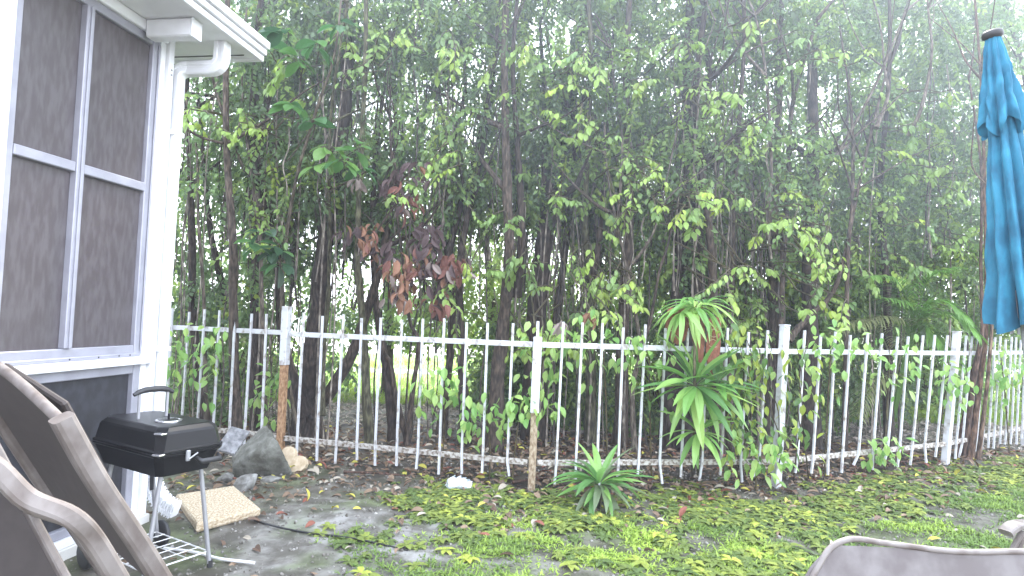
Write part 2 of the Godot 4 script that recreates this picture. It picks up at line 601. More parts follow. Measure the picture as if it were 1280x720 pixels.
# ================================================================ the scene
func _ready() -> void:
	rng.seed = 20260921
	clump.seed = 4
	clump.frequency = 0.55
	clump.fractal_octaves = 3
	rough.seed = 9
	rough.frequency = 0.6
	rough.fractal_octaves = 2

	# camera, sky, sun, exposure
	var cam := Camera3D.new()
	cam.name = "camera"
	cam.fov = rad_to_deg(2.0 * atan(360.0 / FOCAL))
	cam.near = 0.05
	cam.far = 2000.0
	cam.position = EYE
	cam.basis = look
	add_child(cam)
	cam.make_current()
	var env := Environment.new()
	var sky := ProceduralSkyMaterial.new()
	sky.sky_top_color = Color(0.86, 0.9, 0.97)
	sky.sky_horizon_color = Color(0.95, 0.96, 0.98)
	sky.sky_curve = 0.2
	sky.ground_bottom_color = Color(0.4, 0.42, 0.38)
	sky.ground_horizon_color = Color(0.8, 0.82, 0.82)
	sky.sun_angle_max = 40.0
	env.sky = Sky.new()
	env.sky.sky_material = sky
	env.background_mode = Environment.BG_SKY
	env.background_energy_multiplier = 1.0
	env.tonemap_mode = Environment.TONE_MAPPER_LINEAR
	env.tonemap_exposure = 7.6
	env.sdfgi_enabled = true
	env.ssao_enabled = true
	env.ssil_enabled = true
	env.fog_enabled = true
	env.fog_density = 0.0045
	env.fog_light_color = Color(0.93, 0.95, 1.0)
	env.volumetric_fog_enabled = true
	env.volumetric_fog_density = 0.0
	var we := WorldEnvironment.new()
	we.name = "world_environment"
	we.environment = env
	add_child(we)
	var sun := DirectionalLight3D.new()
	sun.name = "sun"
	sun.light_energy = 0.6
	sun.light_color = Color(1.0, 0.97, 0.92)
	sun.light_angular_distance = 12.0
	sun.shadow_enabled = true
	add_child(sun)
	sun.look_at_from_position(Vector3(4.0, 9.0, -7.0), Vector3.ZERO)

	make_materials()
	make_sprigs()
	for g in [[1018, 140, 95, 45, 0.08], [570, 140, 45, 40, 0.2], [398, 285, 26, 20, 0.0], [1100, 60, 60, 30, 0.5], [770, 60, 60, 30, 0.5], [450, 120, 40, 30, 0.4], [880, 150, 40, 30, 0.4]]:
		for d in [6.8, 9.4]:              # in the front row and in the back row
			OPENINGS.append([spot(g[0], g[1], d), Vector3(g[2] / FOCAL * d, g[3] / FOCAL * d, 1.7), g[4]])
	build_ground()
	build_house()
	build_far()
	build_fence()
	build_hedge()
	build_yard_plants()
	build_grill()
	build_chairs()
	build_umbrella()
	build_small_things()
	build_grass()
	# damp air that hangs in the crowns
	var mist := FogVolume.new()
	mist.name = "mist"
	mist.shape = RenderingServer.FOG_VOLUME_SHAPE_ELLIPSOID
	mist.size = Vector3(13.0, 6.4, 6.4)
	mist.position = Vector3(1.7, 4.9, -7.2)
	var fm := FogMaterial.new()
	fm.density = 0.054
	fm.albedo = Color(0.94, 0.97, 1.0)
	mist.material = fm
	add_child(mist)
	tag(mist, "pale damp haze hanging among the upper crowns of the hedge", "haze", "", "stuff")


# ---------------------------------------------------------------- ground
func patch(p: Vector3, c: Vector2, r: Vector2) -> float:
	var d := Vector2((p.x - c.x) / r.x, (p.z - c.y) / r.y).length()
	return clampf(1.35 - d + 0.55 * clump.get_noise_3d(p.x * 2.6, 0.0, p.z * 2.6), 0.0, 1.0)

func height_at(x: float, z: float) -> float:
	var e := clampf(minf(minf(x + 7.9, 8.9 - x), minf(z + 9.4, -1.1 - z)), 0.0, 0.6) / 0.6
	return (0.016 * rough.get_noise_2d(x * 3.0, z * 3.0) + 0.012 * rough.get_noise_2d(x * 11.0, z * 11.0)) * e

func grassy(p: Vector3) -> float:         # how much lawn grows there
	var right := smoothstep(-1.1, 0.1, p.x + 0.5 * clump.get_noise_3d(p.x * 2.0, 3.0, p.z * 2.0) - clampf(-(p.z + 3.6) * 0.5, 0.0, 0.6))
	var fz := fence_z(p.x)
	var near_fence := smoothstep(0.35, 1.0, p.z - fz + 0.3 * clump.get_noise_3d(p.x * 3.0, 9.0, p.z * 3.0))
	var bare := clampf(0.58 + 2.1 * clump.get_noise_3d(p.x * 3.1, 20.0, p.z * 3.1), 0.06, 1.0)
	return right * near_fence * bare

func fence_z(x: float) -> float:
	for k in POSTS.size() - 1:
		var a: Vector2 = POSTS[k]
		var b: Vector2 = POSTS[k + 1]
		if x <= b.x:
			return lerpf(a.y, b.y, (x - a.x) / (b.x - a.x))
	return -9.0

const POSTS := [Vector2(-4.12, -5.98), Vector2(-1.96, -5.34), Vector2(0.2, -4.70), Vector2(2.21, -5.04), Vector2(4.35, -6.11), Vector2(6.17, -7.33), Vector2(8.0, -8.55)]

func build_ground() -> void:
	var s := Shape.new()
	var x0 := -8.0
	var x1 := 9.0
	var z0 := -9.5
	var z1 := -1.0
	var nx := 190
	var nz := 96
	for j in nz + 1:
		for k in nx + 1:
			var x := lerpf(x0, x1, float(k) / nx)
			var z := lerpf(z0, z1, float(j) / nz)
			var p := Vector3(x, 0, z)
			var h := height_at(x, z)
			var e := 0.05
			var nn := Vector3(height_at(x - e, z) - height_at(x + e, z), 2 * e, height_at(x, z - e) - height_at(x, z + e)).normalized()
			var c := Color(0.135, 0.125, 0.10)
			c = c.lerp(Color(0.27, 0.262, 0.25), patch(p, Vector2(-0.95, -3.75), Vector2(0.9, 0.55)))
			c = c.lerp(Color(0.28, 0.272, 0.26), patch(p, Vector2(-0.35, -3.2), Vector2(0.75, 0.35)) * 0.9)
			c = c.lerp(Color(0.24, 0.235, 0.22), patch(p, Vector2(2.5, -4.3), Vector2(0.5, 0.2)) * 0.8)
			c = c.lerp(Color(0.24, 0.235, 0.22), patch(p, Vector2(3.4, -5.0), Vector2(0.5, 0.2)) * 0.8)
			c = c.lerp(Color(0.10, 0.13, 0.045), clampf(clump.get_noise_3d(x * 4.0, 80.0, z * 4.0) * 2.2, 0.0, 0.75))
			c = c.lerp(Color(0.06, 0.075, 0.03), grassy(p) * 0.75)
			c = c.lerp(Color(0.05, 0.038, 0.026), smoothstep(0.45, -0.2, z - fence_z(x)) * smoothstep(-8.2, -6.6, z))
			s.col = c
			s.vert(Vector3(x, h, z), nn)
	for j in nz:
		for k in nx:
			var a := j * (nx + 1) + k
			s.i.append_array([a, a + 1, a + nx + 1, a + 1, a + nx + 2, a + nx + 1])
	s.col = Color(0.13, 0.12, 0.09)
	var big := 110.0
	for q in [[-big, -big, big, z0], [-big, z1, big, big], [-big, z0, x0, z1], [x1, z0, big, z1]]:
		s.poly([Vector3(q[0], 0, q[1]), Vector3(q[2], 0, q[1]), Vector3(q[2], 0, q[3]), Vector3(q[0], 0, q[3])], Vector3.UP)
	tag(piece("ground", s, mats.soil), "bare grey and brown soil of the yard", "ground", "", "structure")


# ---------------------------------------------------------------- house
func build_house() -> void:
	var o := ground(178, 655)
	var ang := deg_to_rad(8.2)
	var u := Vector3(sin(ang), 0, -cos(ang))          # along the wall, away from the camera
	var v := Vector3(cos(ang), 0, sin(ang))           # out of the wall, into the yard
	var fb := Basis(u, Vector3.UP, v)
	var at := func(a: float, h: float, b: float) -> Vector3: return o + u * a + Vector3.UP * h + v * b
	var slab := func(s: Shape, u0: float, u1: float, h0: float, h1: float, v0: float, v1: float, bev := 0.004) -> void:
		s.box(at.call((u0 + u1) * 0.5, (h0 + h1) * 0.5, (v0 + v1) * 0.5), Vector3(u1 - u0, h1 - h0, v1 - v0), fb, bev)
	var house := thing("house", o, "white house with dark screened porch windows and an overhanging eave", "house")
	var one := func(called: String, m: Material, b: Array, parent: Node = house, bev := 0.004) -> MeshInstance3D:
		var s := Shape.new()
		slab.call(s, b[0], b[1], b[2], b[3], b[4], b[5], bev)
		return piece(called, s, m, parent)
	var far := -5.0
	# wall pieces round the openings
	one.call("foundation", mats.concrete, [far, 0.02, -0.2, 0.06, -0.2, 0.03])
	one.call("corner_board", mats.white_paint, [-0.045, 0.0, 0.06, 2.95, -0.12, 0.02])
	one.call("end_wall", mats.white_paint, [-0.09, 0.0, 0.06, 2.95, -3.2, -0.123])
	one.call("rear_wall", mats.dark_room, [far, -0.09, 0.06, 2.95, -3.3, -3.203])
	one.call("header_board", mats.white_paint, [far, -0.047, 2.89, 2.95, -0.12, 0.012])
	one.call("sill_board", mats.white_paint, [far, -0.047, 0.955, 1.0, -0.12, 0.03])
	one.call("bottom_plate", mats.white_paint, [far, -0.047, 0.06, 0.10, -0.12, 0.016])
	# bays of screens between posts
	var bays := [[-1.0, -0.09], [-2.02, -1.12], [-3.04, -2.14], [-4.06, -3.16]]
	for k in bays.size():
		var a: float = bays[k][0]
		var b: float = bays[k][1]
		one.call("post", mats.white_paint, [a - 0.12, a, 0.10, 2.89, -0.12, 0.01])
		if k == 0:
			one.call("jamb", mats.white_paint, [b, -0.047, 0.10, 2.89, -0.12, -0.002])
		var w := one.call("window", mats.aluminium, [b - 0.055, b, 1.0, 2.89, -0.07, -0.008])
		one.call("window_frame", mats.aluminium, [a, a + 0.045, 1.0, 2.89, -0.07, -0.008], w)
		one.call("window_frame", mats.aluminium, [a + 0.047, b - 0.057, 2.84, 2.89, -0.07, -0.010], w)
		one.call("window_frame", mats.aluminium, [a + 0.047, b - 0.057, 1.0, 1.065, -0.07, -0.010], w)
		one.call("track_lip", mats.aluminium, [a + 0.047, b - 0.057, 1.0, 1.022, -0.006, 0.014], w)
		one.call("side_channel", mats.aluminium, [b - 0.020, b - 0.008, 1.03, 2.86, -0.006, 0.004], w)
		var m := a + 0.375 * (b - a) / 0.85
		one.call("mullion", mats.aluminium, [m - 0.024, m + 0.024, 1.066, 2.839, -0.062, 0.002], w)
		one.call("mullion", mats.aluminium, [m - 0.006, m + 0.012, 1.066, 2.839, 0.003, 0.010], w)
		for q in [[a + 0.046, m - 0.025], [m + 0.025, b - 0.056]]:
			one.call("transom", mats.aluminium, [q[0], q[1], 1.965, 2.015, -0.06, -0.004], w)
			for h in [[1.066, 1.964], [2.016, 2.839]]:
				one.call("screen", mats.screen, [q[0], q[1], h[0], h[1], -0.042, -0.034], w, 0.0005)
		# lower kick panel
		var kp := one.call("kick_panel", mats.kick_screen, [a + 0.042, b - 0.052, 0.15, 0.90, -0.046, -0.036], house, 0.0005)
		one.call("panel_frame", mats.aluminium, [b - 0.05, b - 0.002, 0.102, 0.953, -0.07, -0.006], kp)
		one.call("panel_frame", mats.aluminium, [a + 0.002, a + 0.04, 0.102, 0.953, -0.07, -0.006], kp)
		one.call("panel_frame", mats.aluminium, [a + 0.042, b - 0.052, 0.902, 0.953, -0.07, -0.008], kp)
		one.call("panel_frame", mats.aluminium, [a + 0.042, b - 0.052, 0.102, 0.148, -0.07, -0.008], kp)
	# screws on the sill track and the corner
	for a in [-0.2, -0.28, -0.42, -0.6]:
		var s := Shape.new()
		s.lathe(at.call(a, 1.012, 0.0142), Basis(u, v, -Vector3.UP), [Vector2(0.001, 0.003), Vector2(0.004, 0.002), Vector2(0.005, 0.0)], 8)
		piece("screw", s, mats.black_plastic, house)
	for h in [2.74, 2.71]:
		var s := Shape.new()
		s.lathe(at.call(-0.022, h, 0.0202), Basis(u, v, -Vector3.UP), [Vector2(0.001, 0.004), Vector2(0.006, 0.003), Vector2(0.007, 0.0)], 8)
		piece("screw", s, mats.dull_steel, house)
	# eave
	var ev := 0.37
	var eu := 0.33
	var sof := one.call("soffit", mats.white_paint, [far, eu - 0.012, 2.953, 2.975, -3.2, ev - 0.004])
	var gap := Shape.new()
	slab.call(gap, 0.255, 0.262, 2.9475, 2.9525, -0.3, ev - 0.06, 0.0005)
	piece("soffit_joint", gap, mats.dark_room, sof)
	for q in [[2.945, 2.985, ev, ev + 0.022], [2.987, 3.025, ev + 0.006, ev + 0.042], [3.027, 3.075, ev + 0.012, ev + 0.062]]:
		one.call("fascia_board", mats.white_paint, [far, eu + 0.03, q[0], q[1], q[2], q[3]])
	one.call("rake_board", mats.white_paint, [eu - 0.01, eu + 0.028, 2.945, 3.07, -3.2, ev - 0.003])
	one.call("roof", mats.roof, [far, eu + 0.02, 3.062, 3.09, -3.2, ev + 0.008])
	# the end of a boxed beam under the soffit
	var bm := one.call("beam_end", mats.white_paint, [-0.245, -0.165, 2.845, 2.950, 0.014, 0.30], house, 0.008)
	one.call("beam_cap", mats.white_paint, [-0.25, -0.16, 2.84, 2.95, 0.302, 0.312], bm, 0.003)
	# downspout: up in the soffit, across, down the corner, kicked out at the bottom
	var prof := []
	for q in [[-0.042, -0.026], [-0.034, -0.034], [-0.014, -0.034], [-0.010, -0.029], [0.010, -0.029], [0.014, -0.034], [0.034, -0.034], [0.042, -0.026], [0.042, 0.026], [0.034, 0.034], [-0.034, 0.034], [-0.042, 0.026]]:
		prof.append(Vector2(q[0], q[1]))
	var run := [at.call(0.085, 2.952, 0.275)]
	for k in 7:
		var a := PI * 0.5 * k / 6.0
		run.append(at.call(0.085, 2.855 - 0.065 * sin(a), 0.21 + 0.065 * cos(a)))
	for k in 7:
		var a := PI * 0.5 * k / 6.0
		run.append(at.call(0.085 - 0.035 * k / 6.0, 2.73 + 0.06 * cos(a), 0.06 - 0.06 * sin(a)))
	run.append(at.call(0.05, 2.55, 0.0))
	var ds := Shape.new()
	ds.sweep(run, prof, u)
	var spout := piece("downspout", ds, mats.white_paint, house)
	var dd := Shape.new()
	dd.sweep([at.call(0.0495, 2.58, 0.0), at.call(0.048, 1.4, 0.0), at.call(0.048, 0.30, 0.0)], prof, u)
	piece("straight_pipe", dd, mats.white_paint, spout)
	var kick := []
	for k in 9:
		var a := PI * 0.42 * k / 8.0
		kick.append(at.call(0.048, 0.30 - 0.22 * sin(a), 0.21 * (1.0 - cos(a))))
	kick.append(kick[-1] + (kick[-1] - kick[-2]) * 0.6)
	var ek := Shape.new()
	ek.sweep(kick, prof, u)
	var elbow := piece("elbow", ek, mats.white_paint, spout)
	for k in range(1, kick.size() - 1):
		for j in 2:
			var c: Vector3 = kick[k].lerp(kick[k + 1], j * 0.5)
			var t: Vector3 = (kick[k + 1] - kick[k]).normalized()
			var s := Shape.new()
			s.box(c, Vector3(0.076, 0.007, 0.094), Basis(u, t, u.cross(t).normalized()), 0.003)
			piece("elbow_rib", s, mats.white_paint, spout)
	for h in [2.35, 1.02]:
		var s := Shape.new()
		slab.call(s, 0.003, 0.095, h, h + 0.03, -0.05, 0.0465, 0.003)
		piece("strap", s, mats.white_paint, spout)


# ---------------------------------------------------------------- beyond the hedge
func build_far() -> void:
	var s := Shape.new()
	s.col = Color(0.20, 0.40, 0.035)
	var f := [Vector3(-40, 0.006, -9.8), Vector3(40, 0.006, -9.8), Vector3(60, 0.006, -60), Vector3(-60, 0.006, -60)]
	s.poly(f, Vector3.UP)
	tag(piece("far_lawn", s, mats.soil), "bright green lawn seen between trunks beyond the hedge", "lawn", "", "structure")
	var p := Shape.new()
	p.poly([Vector3(-40, 0.012, -13.3), Vector3(40, 0.012, -13.3), Vector3(40, 0.012, -14.3), Vector3(-40, 0.012, -14.3)], Vector3.UP)
	tag(piece("far_path", p, mats.concrete), "pale footpath crossing the far lawn", "path", "", "structure")
	var r := Shape.new()
	r.poly([Vector3(-60, 0.014, -19.5), Vector3(60, 0.014, -19.5), Vector3(60, 0.014, -29.0), Vector3(-60, 0.014, -29.0)], Vector3.UP)
	tag(piece("far_road", r, mats.concrete), "pale road beyond the far lawn", "road", "", "structure")
	var w := thing("garden_wall", Vector3(-6, 0, -32), "long white wall across the road behind the hedge", "wall")
	var a := Shape.new()
	a.box(Vector3(-6, 0.75, -32), Vector3(44, 1.5, 0.2), Basis.IDENTITY, 0.01)
	piece("wall_face", a, mats.render_white, w)
	var c := Shape.new()
	c.box(Vector3(-6, 1.543, -32), Vector3(44.1, 0.08, 0.3), Basis.IDENTITY, 0.015)
	piece("coping", c, mats.render_white, w)
	# rough grass at the near edge of the far lawn
	var t := grass_tuft(0.16, 9)
	var ts := []
	var cols := PackedColorArray()
	for k in 7000:
		var z := -8.7 - 9.0 * pow(rng.randf(), 1.5)
		var x := rnd(-0.75, 0.95) * -z
		ts.append(Transform3D(Basis(Vector3.UP, rnd(0, TAU)).scaled(Vector3(1, rnd(0.6, 1.7), 1) * rnd(0.8, 1.5)), Vector3(x, 0, z)))
		cols.append(Color(0.17, 0.33, 0.03).lerp(Color(0.36, 0.48, 0.05), rng.randf()))
	tag(many("far_grass", t, mats.grass, self, ts, cols), "long bright grass at the edge of the far lawn", "grass")


# ---------------------------------------------------------------- fence
func build_fence() -> void:
	var fence := thing("metal_fence", Vector3(POSTS[2].x, 0, POSTS[2].y), "white metal picket fence with rusty posts in front of the hedge", "fence")
	var post_look := [0, 1, 1, 0, 0, 0, 0]
	var gaps := [13, 12, 12, 12, 13, 13]
	for k in POSTS.size():
		var b := Vector3(POSTS[k].x, 0, POSTS[k].y)
		var along: Vector2 = (POSTS[mini(k + 1, POSTS.size() - 1)] - POSTS[maxi(k - 1, 0)]).normalized()
		var sd := Vector3(along.x, 0, along.y)
		var lean: Vector3 = [Vector3.ZERO, Vector3(-0.005, 0, 0), Vector3(0.01, 0, 0), Vector3(0.045, 0, 0), Vector3(0.10, 0, 0.0), Vector3(0.05, 0, 0), Vector3.ZERO][k]
		var top := 1.31
		if post_look[k] == 1:
			var cut := 0.86 if k == 1 else 0.62
			var s := Shape.new()
			s.bar(b + Vector3.DOWN * 0.1, b + lean * cut + Vector3.UP * cut, 0.055, 0.055, sd, 0.004)
			var post := piece("post", s, mats.rust if k == 1 else mats.rust_pale, fence)
			tag(post, "post rusted brown in its lower part" if k == 1 else "post stained pale brown in its lower part")
			var w := Shape.new()
			w.bar(b + lean * (cut - 0.04) + Vector3.UP * (cut - 0.04), b + lean * top + Vector3.UP * (1.33 if k == 1 else 1.16), 0.066, 0.066, sd, 0.004)
			if k == 2:
				w.bar(b + lean + Vector3.UP * 1.1, b + lean + Vector3.UP * 1.28, 0.022, 0.022, sd, 0.002)
			piece("sleeve", w, mats.fence_paint, post)
		else:
			var s := Shape.new()
			s.bar(b + Vector3.DOWN * 0.1, b + lean * top + Vector3.UP * top, 0.06, 0.06, sd, 0.004)
			var post := piece("post", s, mats.fence_paint, fence)
			var cp := Shape.new()
			cp.bar(b + lean * top + Vector3.UP * top, b + lean * top + Vector3.UP * (top + 0.012), 0.068, 0.068, sd, 0.004)
			piece("cap", cp, mats.fence_paint, post)
	for k in POSTS.size() - 1:
		var a := Vector3(POSTS[k].x, 0, POSTS[k].y)
		var b := Vector3(POSTS[k + 1].x, 0, POSTS[k + 1].y)
		var d := (b - a).normalized()
		var back := d.cross(Vector3.UP).normalized()
		if back.z > 0:
			back = -back
		var a1 := a + d * 0.035
		var b1 := b - d * 0.035
		var lean_a: float = [0.0, 0.0, 0.01, 0.045, 0.10, 0.05, 0.0][k]
		var lean_b: float = [0.0, 0.0, 0.01, 0.045, 0.10, 0.05, 0.0][k + 1]
		for q in [["top_rail", 1.10], ["bottom_rail", 0.20]]:
			var s := Shape.new()
			var hh: float = q[1]
			var sag: float = [0.0, -0.01, 0.0, 0.0, 0.0, 0.0][k]
			s.bar(a1 + Vector3.UP * (hh + sag) + Vector3.RIGHT * lean_a * hh, b1 + Vector3.UP * hh + Vector3.RIGHT * lean_b * hh, 0.042, 0.03, Vector3.UP, 0.003)
			piece(q[0], s, mats.fence_paint if hh > 1.0 else mats.fence_dirty, fence)
		for j in range(1, gaps[k]):
			var t: float = (j + rnd(-0.08, 0.08)) / gaps[k]
			var p := a.lerp(b, t) - back * 0.026
			var lean := lerpf(lean_a, lean_b, t) + rnd(-0.012, 0.012)
			var low := rnd(0.03, 0.10)
			var hi := 1.265 + rnd(-0.02, 0.02)
			var s := Shape.new()
			var m := p + Vector3.RIGHT * lean * 0.2 + Vector3.UP * 0.2
			var bent := rnd(-0.04, 0.04) if rng.randf() < 0.25 else rnd(-0.008, 0.008)
			s.sweep([p + Vector3(bent, low, 0), m, p + Vector3.RIGHT * lean * hi + Vector3.UP * hi], [Vector2(-0.0082, -0.0082), Vector2(0.0082, -0.0082), Vector2(0.0082, 0.0082), Vector2(-0.0082, 0.0082)], back)
			piece("picket", s, mats.fence_paint, fence)


# ---------------------------------------------------------------- hedge
# a stem is [depth, width in pixels, points...] from the ground up
func fig_tree(called: String, label: String, stems: Array, cols: Array, crown: Array, roots: int, extend := true) -> Node3D:
	var d0: float = stems[0][0]
	var first: Vector2 = stems[0][2]
	var b := spot(first.x, first.y, d0)
	b.y = 0.0
	var t := thing(called, b, label, "tree", "fig trees of the hedge")
	var k := 0
	for st in stems:
		var depth: float = st[0]
		var pts := []
		for q in st.slice(2):
			var wob := rnd(-0.1, 0.1)
			pts.append(spot(q.x, q.y, depth + wob))
		if k == 0 or st[2].y > 520:
			pts[0].y = -0.06
		if extend:
			var up: Vector3 = (pts[-1] - pts[-2]).normalized()
			up = (up + Vector3.UP * 0.8).normalized()
			var hi: float = maxf(0.6, 5.6 - pts[-1].y)
			if k > 0:
				hi = maxf(0.5, hi * 0.6)
			pts.append(pts[-1] + up * hi * 0.5 + Vector3(rnd(-0.12, 0.12), 0, rnd(-0.15, 0.15)))
			pts.append(pts[-1] + (up + Vector3(rnd(-0.3, 0.3), 0.2, rnd(-0.3, 0.3))).normalized() * hi * 0.5)
		var r := float(st[1]) / FOCAL * depth * 0.5
		var sh := stem_shape(pts, r, r * (0.3 if extend else 0.55), 10 if r > 0.03 else 7)
		var cc: Color = cols[k % cols.size()]
		sh.c.fill(cc)
		piece("trunk" if k == 0 else "limb", sh, mats.bark, t)
		k += 1
		# side branches
		for j in int(rnd(2, 5)):
			var q: Vector3 = pts[rng.randi_range(maxi(1, pts.size() / 2), pts.size() - 1)]
			if q.y < 1.7:
				continue
			var dir := Vector3(rnd(-1, 1), rnd(0.1, 0.9), rnd(-0.5, 0.8)).normalized()
			var br := [q]
			for m in 3:
				dir = (dir + Vector3(rnd(-0.4, 0.4), rnd(-0.2, 0.4), rnd(-0.3, 0.3))).normalized()
				br.append(br[-1] + dir * rnd(0.22, 0.42))
			var sb := stem_shape(br, r * rnd(0.22, 0.4) + 0.003, 0.004, 5, 0.1)
			sb.c.fill(cc)
			piece("branch", sb, mats.bark, t)
	# hanging aerial roots
	for j in roots * 3:
		var x: float = crown[0] + rnd(-0.7, 0.7) * crown[2]
		var z: float = crown[1] + rnd(-0.5, 0.75) * 0.9
		var y1 := rnd(2.2, 4.6)
		var y0 := 0.0 if rng.randf() < (0.1 if x > -2.2 and x < 0.2 else 0.35) else rnd(1.3, 2.3)
		var pr := []
		for m in 6:
			pr.append(Vector3(x + rnd(-0.035, 0.035) + (0.1 * m / 5.0) * rnd(-1, 1), lerpf(y0, y1, m / 5.0), z + rnd(-0.03, 0.03)))
		var sr := stem_shape(pr, rnd(0.004, 0.012), rnd(0.004, 0.011), 5, 0.2)
		sr.c.fill(Color(0.22, 0.205, 0.19) * rnd(0.4, 2.2))
		piece("aerial_root", sr, mats.bark, t)
	if crown.size() > 5:
		foliage(t, "crown", crown[0], crown[1], crown[2], crown[3], crown[4], 1.75 - 0.63 * crown[1], int(crown[6] * 1.2), crown[7], -0.2, 1.0, 0.78)
	return t

func V(x: float, y: float) -> Vector2:
	return Vector2(x, y)

func build_hedge() -> void:
	var dk := Color(0.075, 0.06, 0.052)
	var br := Color(0.12, 0.095, 0.08)
	var gy := Color(0.20, 0.18, 0.155)
	var gg := Color(0.13, 0.135, 0.085)
	var trees := []
	trees.append(fig_tree("fig_tree", "slim straight brown trunk nearest the house, standing beside the grey boulder", [[5.45, 13, V(297, 575), V(292, 420), V(291, 300), V(283, 180)], [5.9, 12, V(262, 560), V(243, 420), V(240, 320), V(238, 230)], [5.6, 5, V(258, 565), V(255, 380), V(248, 280), V(245, 180)]], [br, dk, gy], [-2.95, -6.3, 1.3, 1.0, 1.3, 6.4, 1300, 0.10], 14))
	trees.append(fig_tree("fig_tree", "dark trunk left of the first rusty fence post with a thin pale stem beside it", [[6.0, 19, V(322, 560), V(320, 420), V(321, 330), V(316, 190)], [5.8, 6, V(334, 560), V(328, 400), V(325, 300), V(314, 220)], [6.2, 9, V(283, 380), V(265, 300), V(258, 240)], [5.9, 7, V(325, 260), V(313, 220), V(300, 200)]], [dk, gy, dk, gy], [-2.3, -6.5, 1.1, 0.9, 1.9, 6.6, 1100, 0.10], 12))
	trees.append(fig_tree("fig_tree", "dark low-forked tree behind the first rusty fence post", [[6.2, 36, V(385, 560), V(386, 500), V(388, 460), V(398, 400), V(404, 320)], [6.15, 16, V(380, 520), V(362, 460), V(352, 410), V(347, 330)], [6.25, 17, V(392, 515), V(420, 478), V(442, 438), V(458, 390), V(480, 310)], [6.0, 8, V(402, 520), V(404, 440), V(410, 370), V(412, 300)]], [dk, dk, br, gg], [-1.9, -6.6, 1.1, 0.9, 2.1, 6.6, 1100, 0.12], 8))
	trees.append(fig_tree("fig_tree", "grey-green leaning trunk between the two rusty fence posts, left one of the group", [[5.75, 13, V(464, 575), V(458, 500), V(456, 440), V(450, 360), V(447, 290)], [6.2, 12, V(492, 560), V(486, 480), V(476, 420), V(468, 350), V(466, 260)], [6.1, 8, V(512, 560), V(496, 500), V(488, 455), V(476, 420)], [6.0, 7, V(508, 545), V(517, 480), V(524, 430), V(512, 400), V(505, 340)]], [gg, dk, br, br], [-1.25, -6.4, 1.1, 0.9, 2.0, 6.6, 1050, 0.16], 10))
	trees.append(fig_tree("fig_tree", "dark slanting trunk leaning right above the dead brown leaves", [[6.2, 13, V(583, 570), V(579, 480), V(576, 400), V(574, 340), V(586, 260), V(604, 180)], [6.5, 11, V(548, 570), V(560, 470), V(566, 380), V(556, 280), V(565, 190)], [6.3, 10, V(545, 400), V(560, 320), V(575, 260), V(592, 200)]], [dk, br, dk], [-0.5, -6.7, 1.1, 0.9, 2.3, 6.8, 900, 0.2], 8))
	trees.append(fig_tree("fig_tree", "tall thick straight trunk just left of the second rusty fence post", [[6.0, 20, V(617, 575), V(622, 470), V(630, 400), V(637, 320), V(634, 240), V(632, 160)], [6.05, 12, V(645, 370), V(652, 300), V(650, 230), V(646, 170)]], [br, dk], [-0.05, -6.5, 1.1, 0.9, 2.4, 6.8, 900, 0.2], 7))
	trees.append(fig_tree("fig_tree", "broad dark trunk leaning right behind the second rusty fence post", [[6.6, 30, V(668, 570), V(668, 440), V(676, 340), V(688, 250), V(703, 170)], [6.5, 13, V(665, 560), V(662, 440), V(676, 300), V(680, 210)], [6.7, 10, V(690, 440), V(708, 300), V(712, 220), V(720, 170)]], [dk, dk, br], [0.45, -7.0, 1.1, 0.9, 2.5, 6.8, 900, 0.2], 7))
	trees.append(fig_tree("fig_tree", "mossy green forked trunk above the middle of the third fence bay", [[6.4, 14, V(738, 580), V(738, 430), V(736, 340), V(731, 260)], [6.4, 9, V(739, 350), V(748, 310), V(752, 260), V(758, 200)], [6.2, 4, V(770, 300), V(778, 180), V(768, 110), V(762, 50), V(742, 12)]], [gg, br, gy], [0.85, -6.8, 1.0, 0.9, 2.3, 6.8, 850, 0.22], 8))
	trees.append(fig_tree("fig_tree", "brown trunk with bare twisted branches left of the hanging red boards", [[6.3, 18, V(776, 580), V(778, 440), V(783, 340), V(787, 270)], [6.1, 7, V(794, 575), V(790, 490), V(800, 440), V(794, 390), V(782, 330)], [6.1, 5, V(799, 440), V(812, 405), V(824, 340), V(838, 290)], [6.0, 4, V(790, 330), V(812, 300), V(826, 260)]], [br, gy, br, gy], [1.25, -6.7, 1.0, 0.9, 2.1, 6.8, 850, 0.2], 8))
	trees.append(fig_tree("fig_tree", "thick dark triple trunk rising behind the hanging red boards", [[6.3, 26, V(838, 580), V(846, 420), V(850, 330), V(857, 215)], [6.2, 20, V(862, 580), V(870, 420), V(872, 320), V(868, 215)], [6.1, 13, V(900, 560), V(893, 400), V(888, 300), V(876, 190)]], [dk, dk, br], [1.85, -6.7, 1.05, 0.9, 1.7, 6.8, 950, 0.18], 10))
	trees.append(fig_tree("fig_tree", "slender pale trunk with high forked twigs right of the red boards", [[6.2, 10, V(912, 570), V(912, 420), V(915, 300), V(922, 180)], [6.0, 5, V(960, 300), V(964, 200), V(957, 90), V(944, 20)], [6.0, 4, V(957, 95), V(935, 70), V(916, 44)]], [br, gy, gy], [2.25, -6.6, 0.95, 0.9, 1.3, 6.6, 850, 0.2], 9))
	trees.append(fig_tree("fig_tree", "twin grey trunks behind the plain white post right of the big green plant", [[6.5, 15, V(963, 570), V(966, 420), V(967, 310), V(970, 220)], [6.4, 11, V(976, 560), V(976, 410), V(979, 310), V(985, 240)]], [br, br], [2.7, -6.9, 0.95, 0.9, 1.2, 6.6, 850, 0.2], 8))
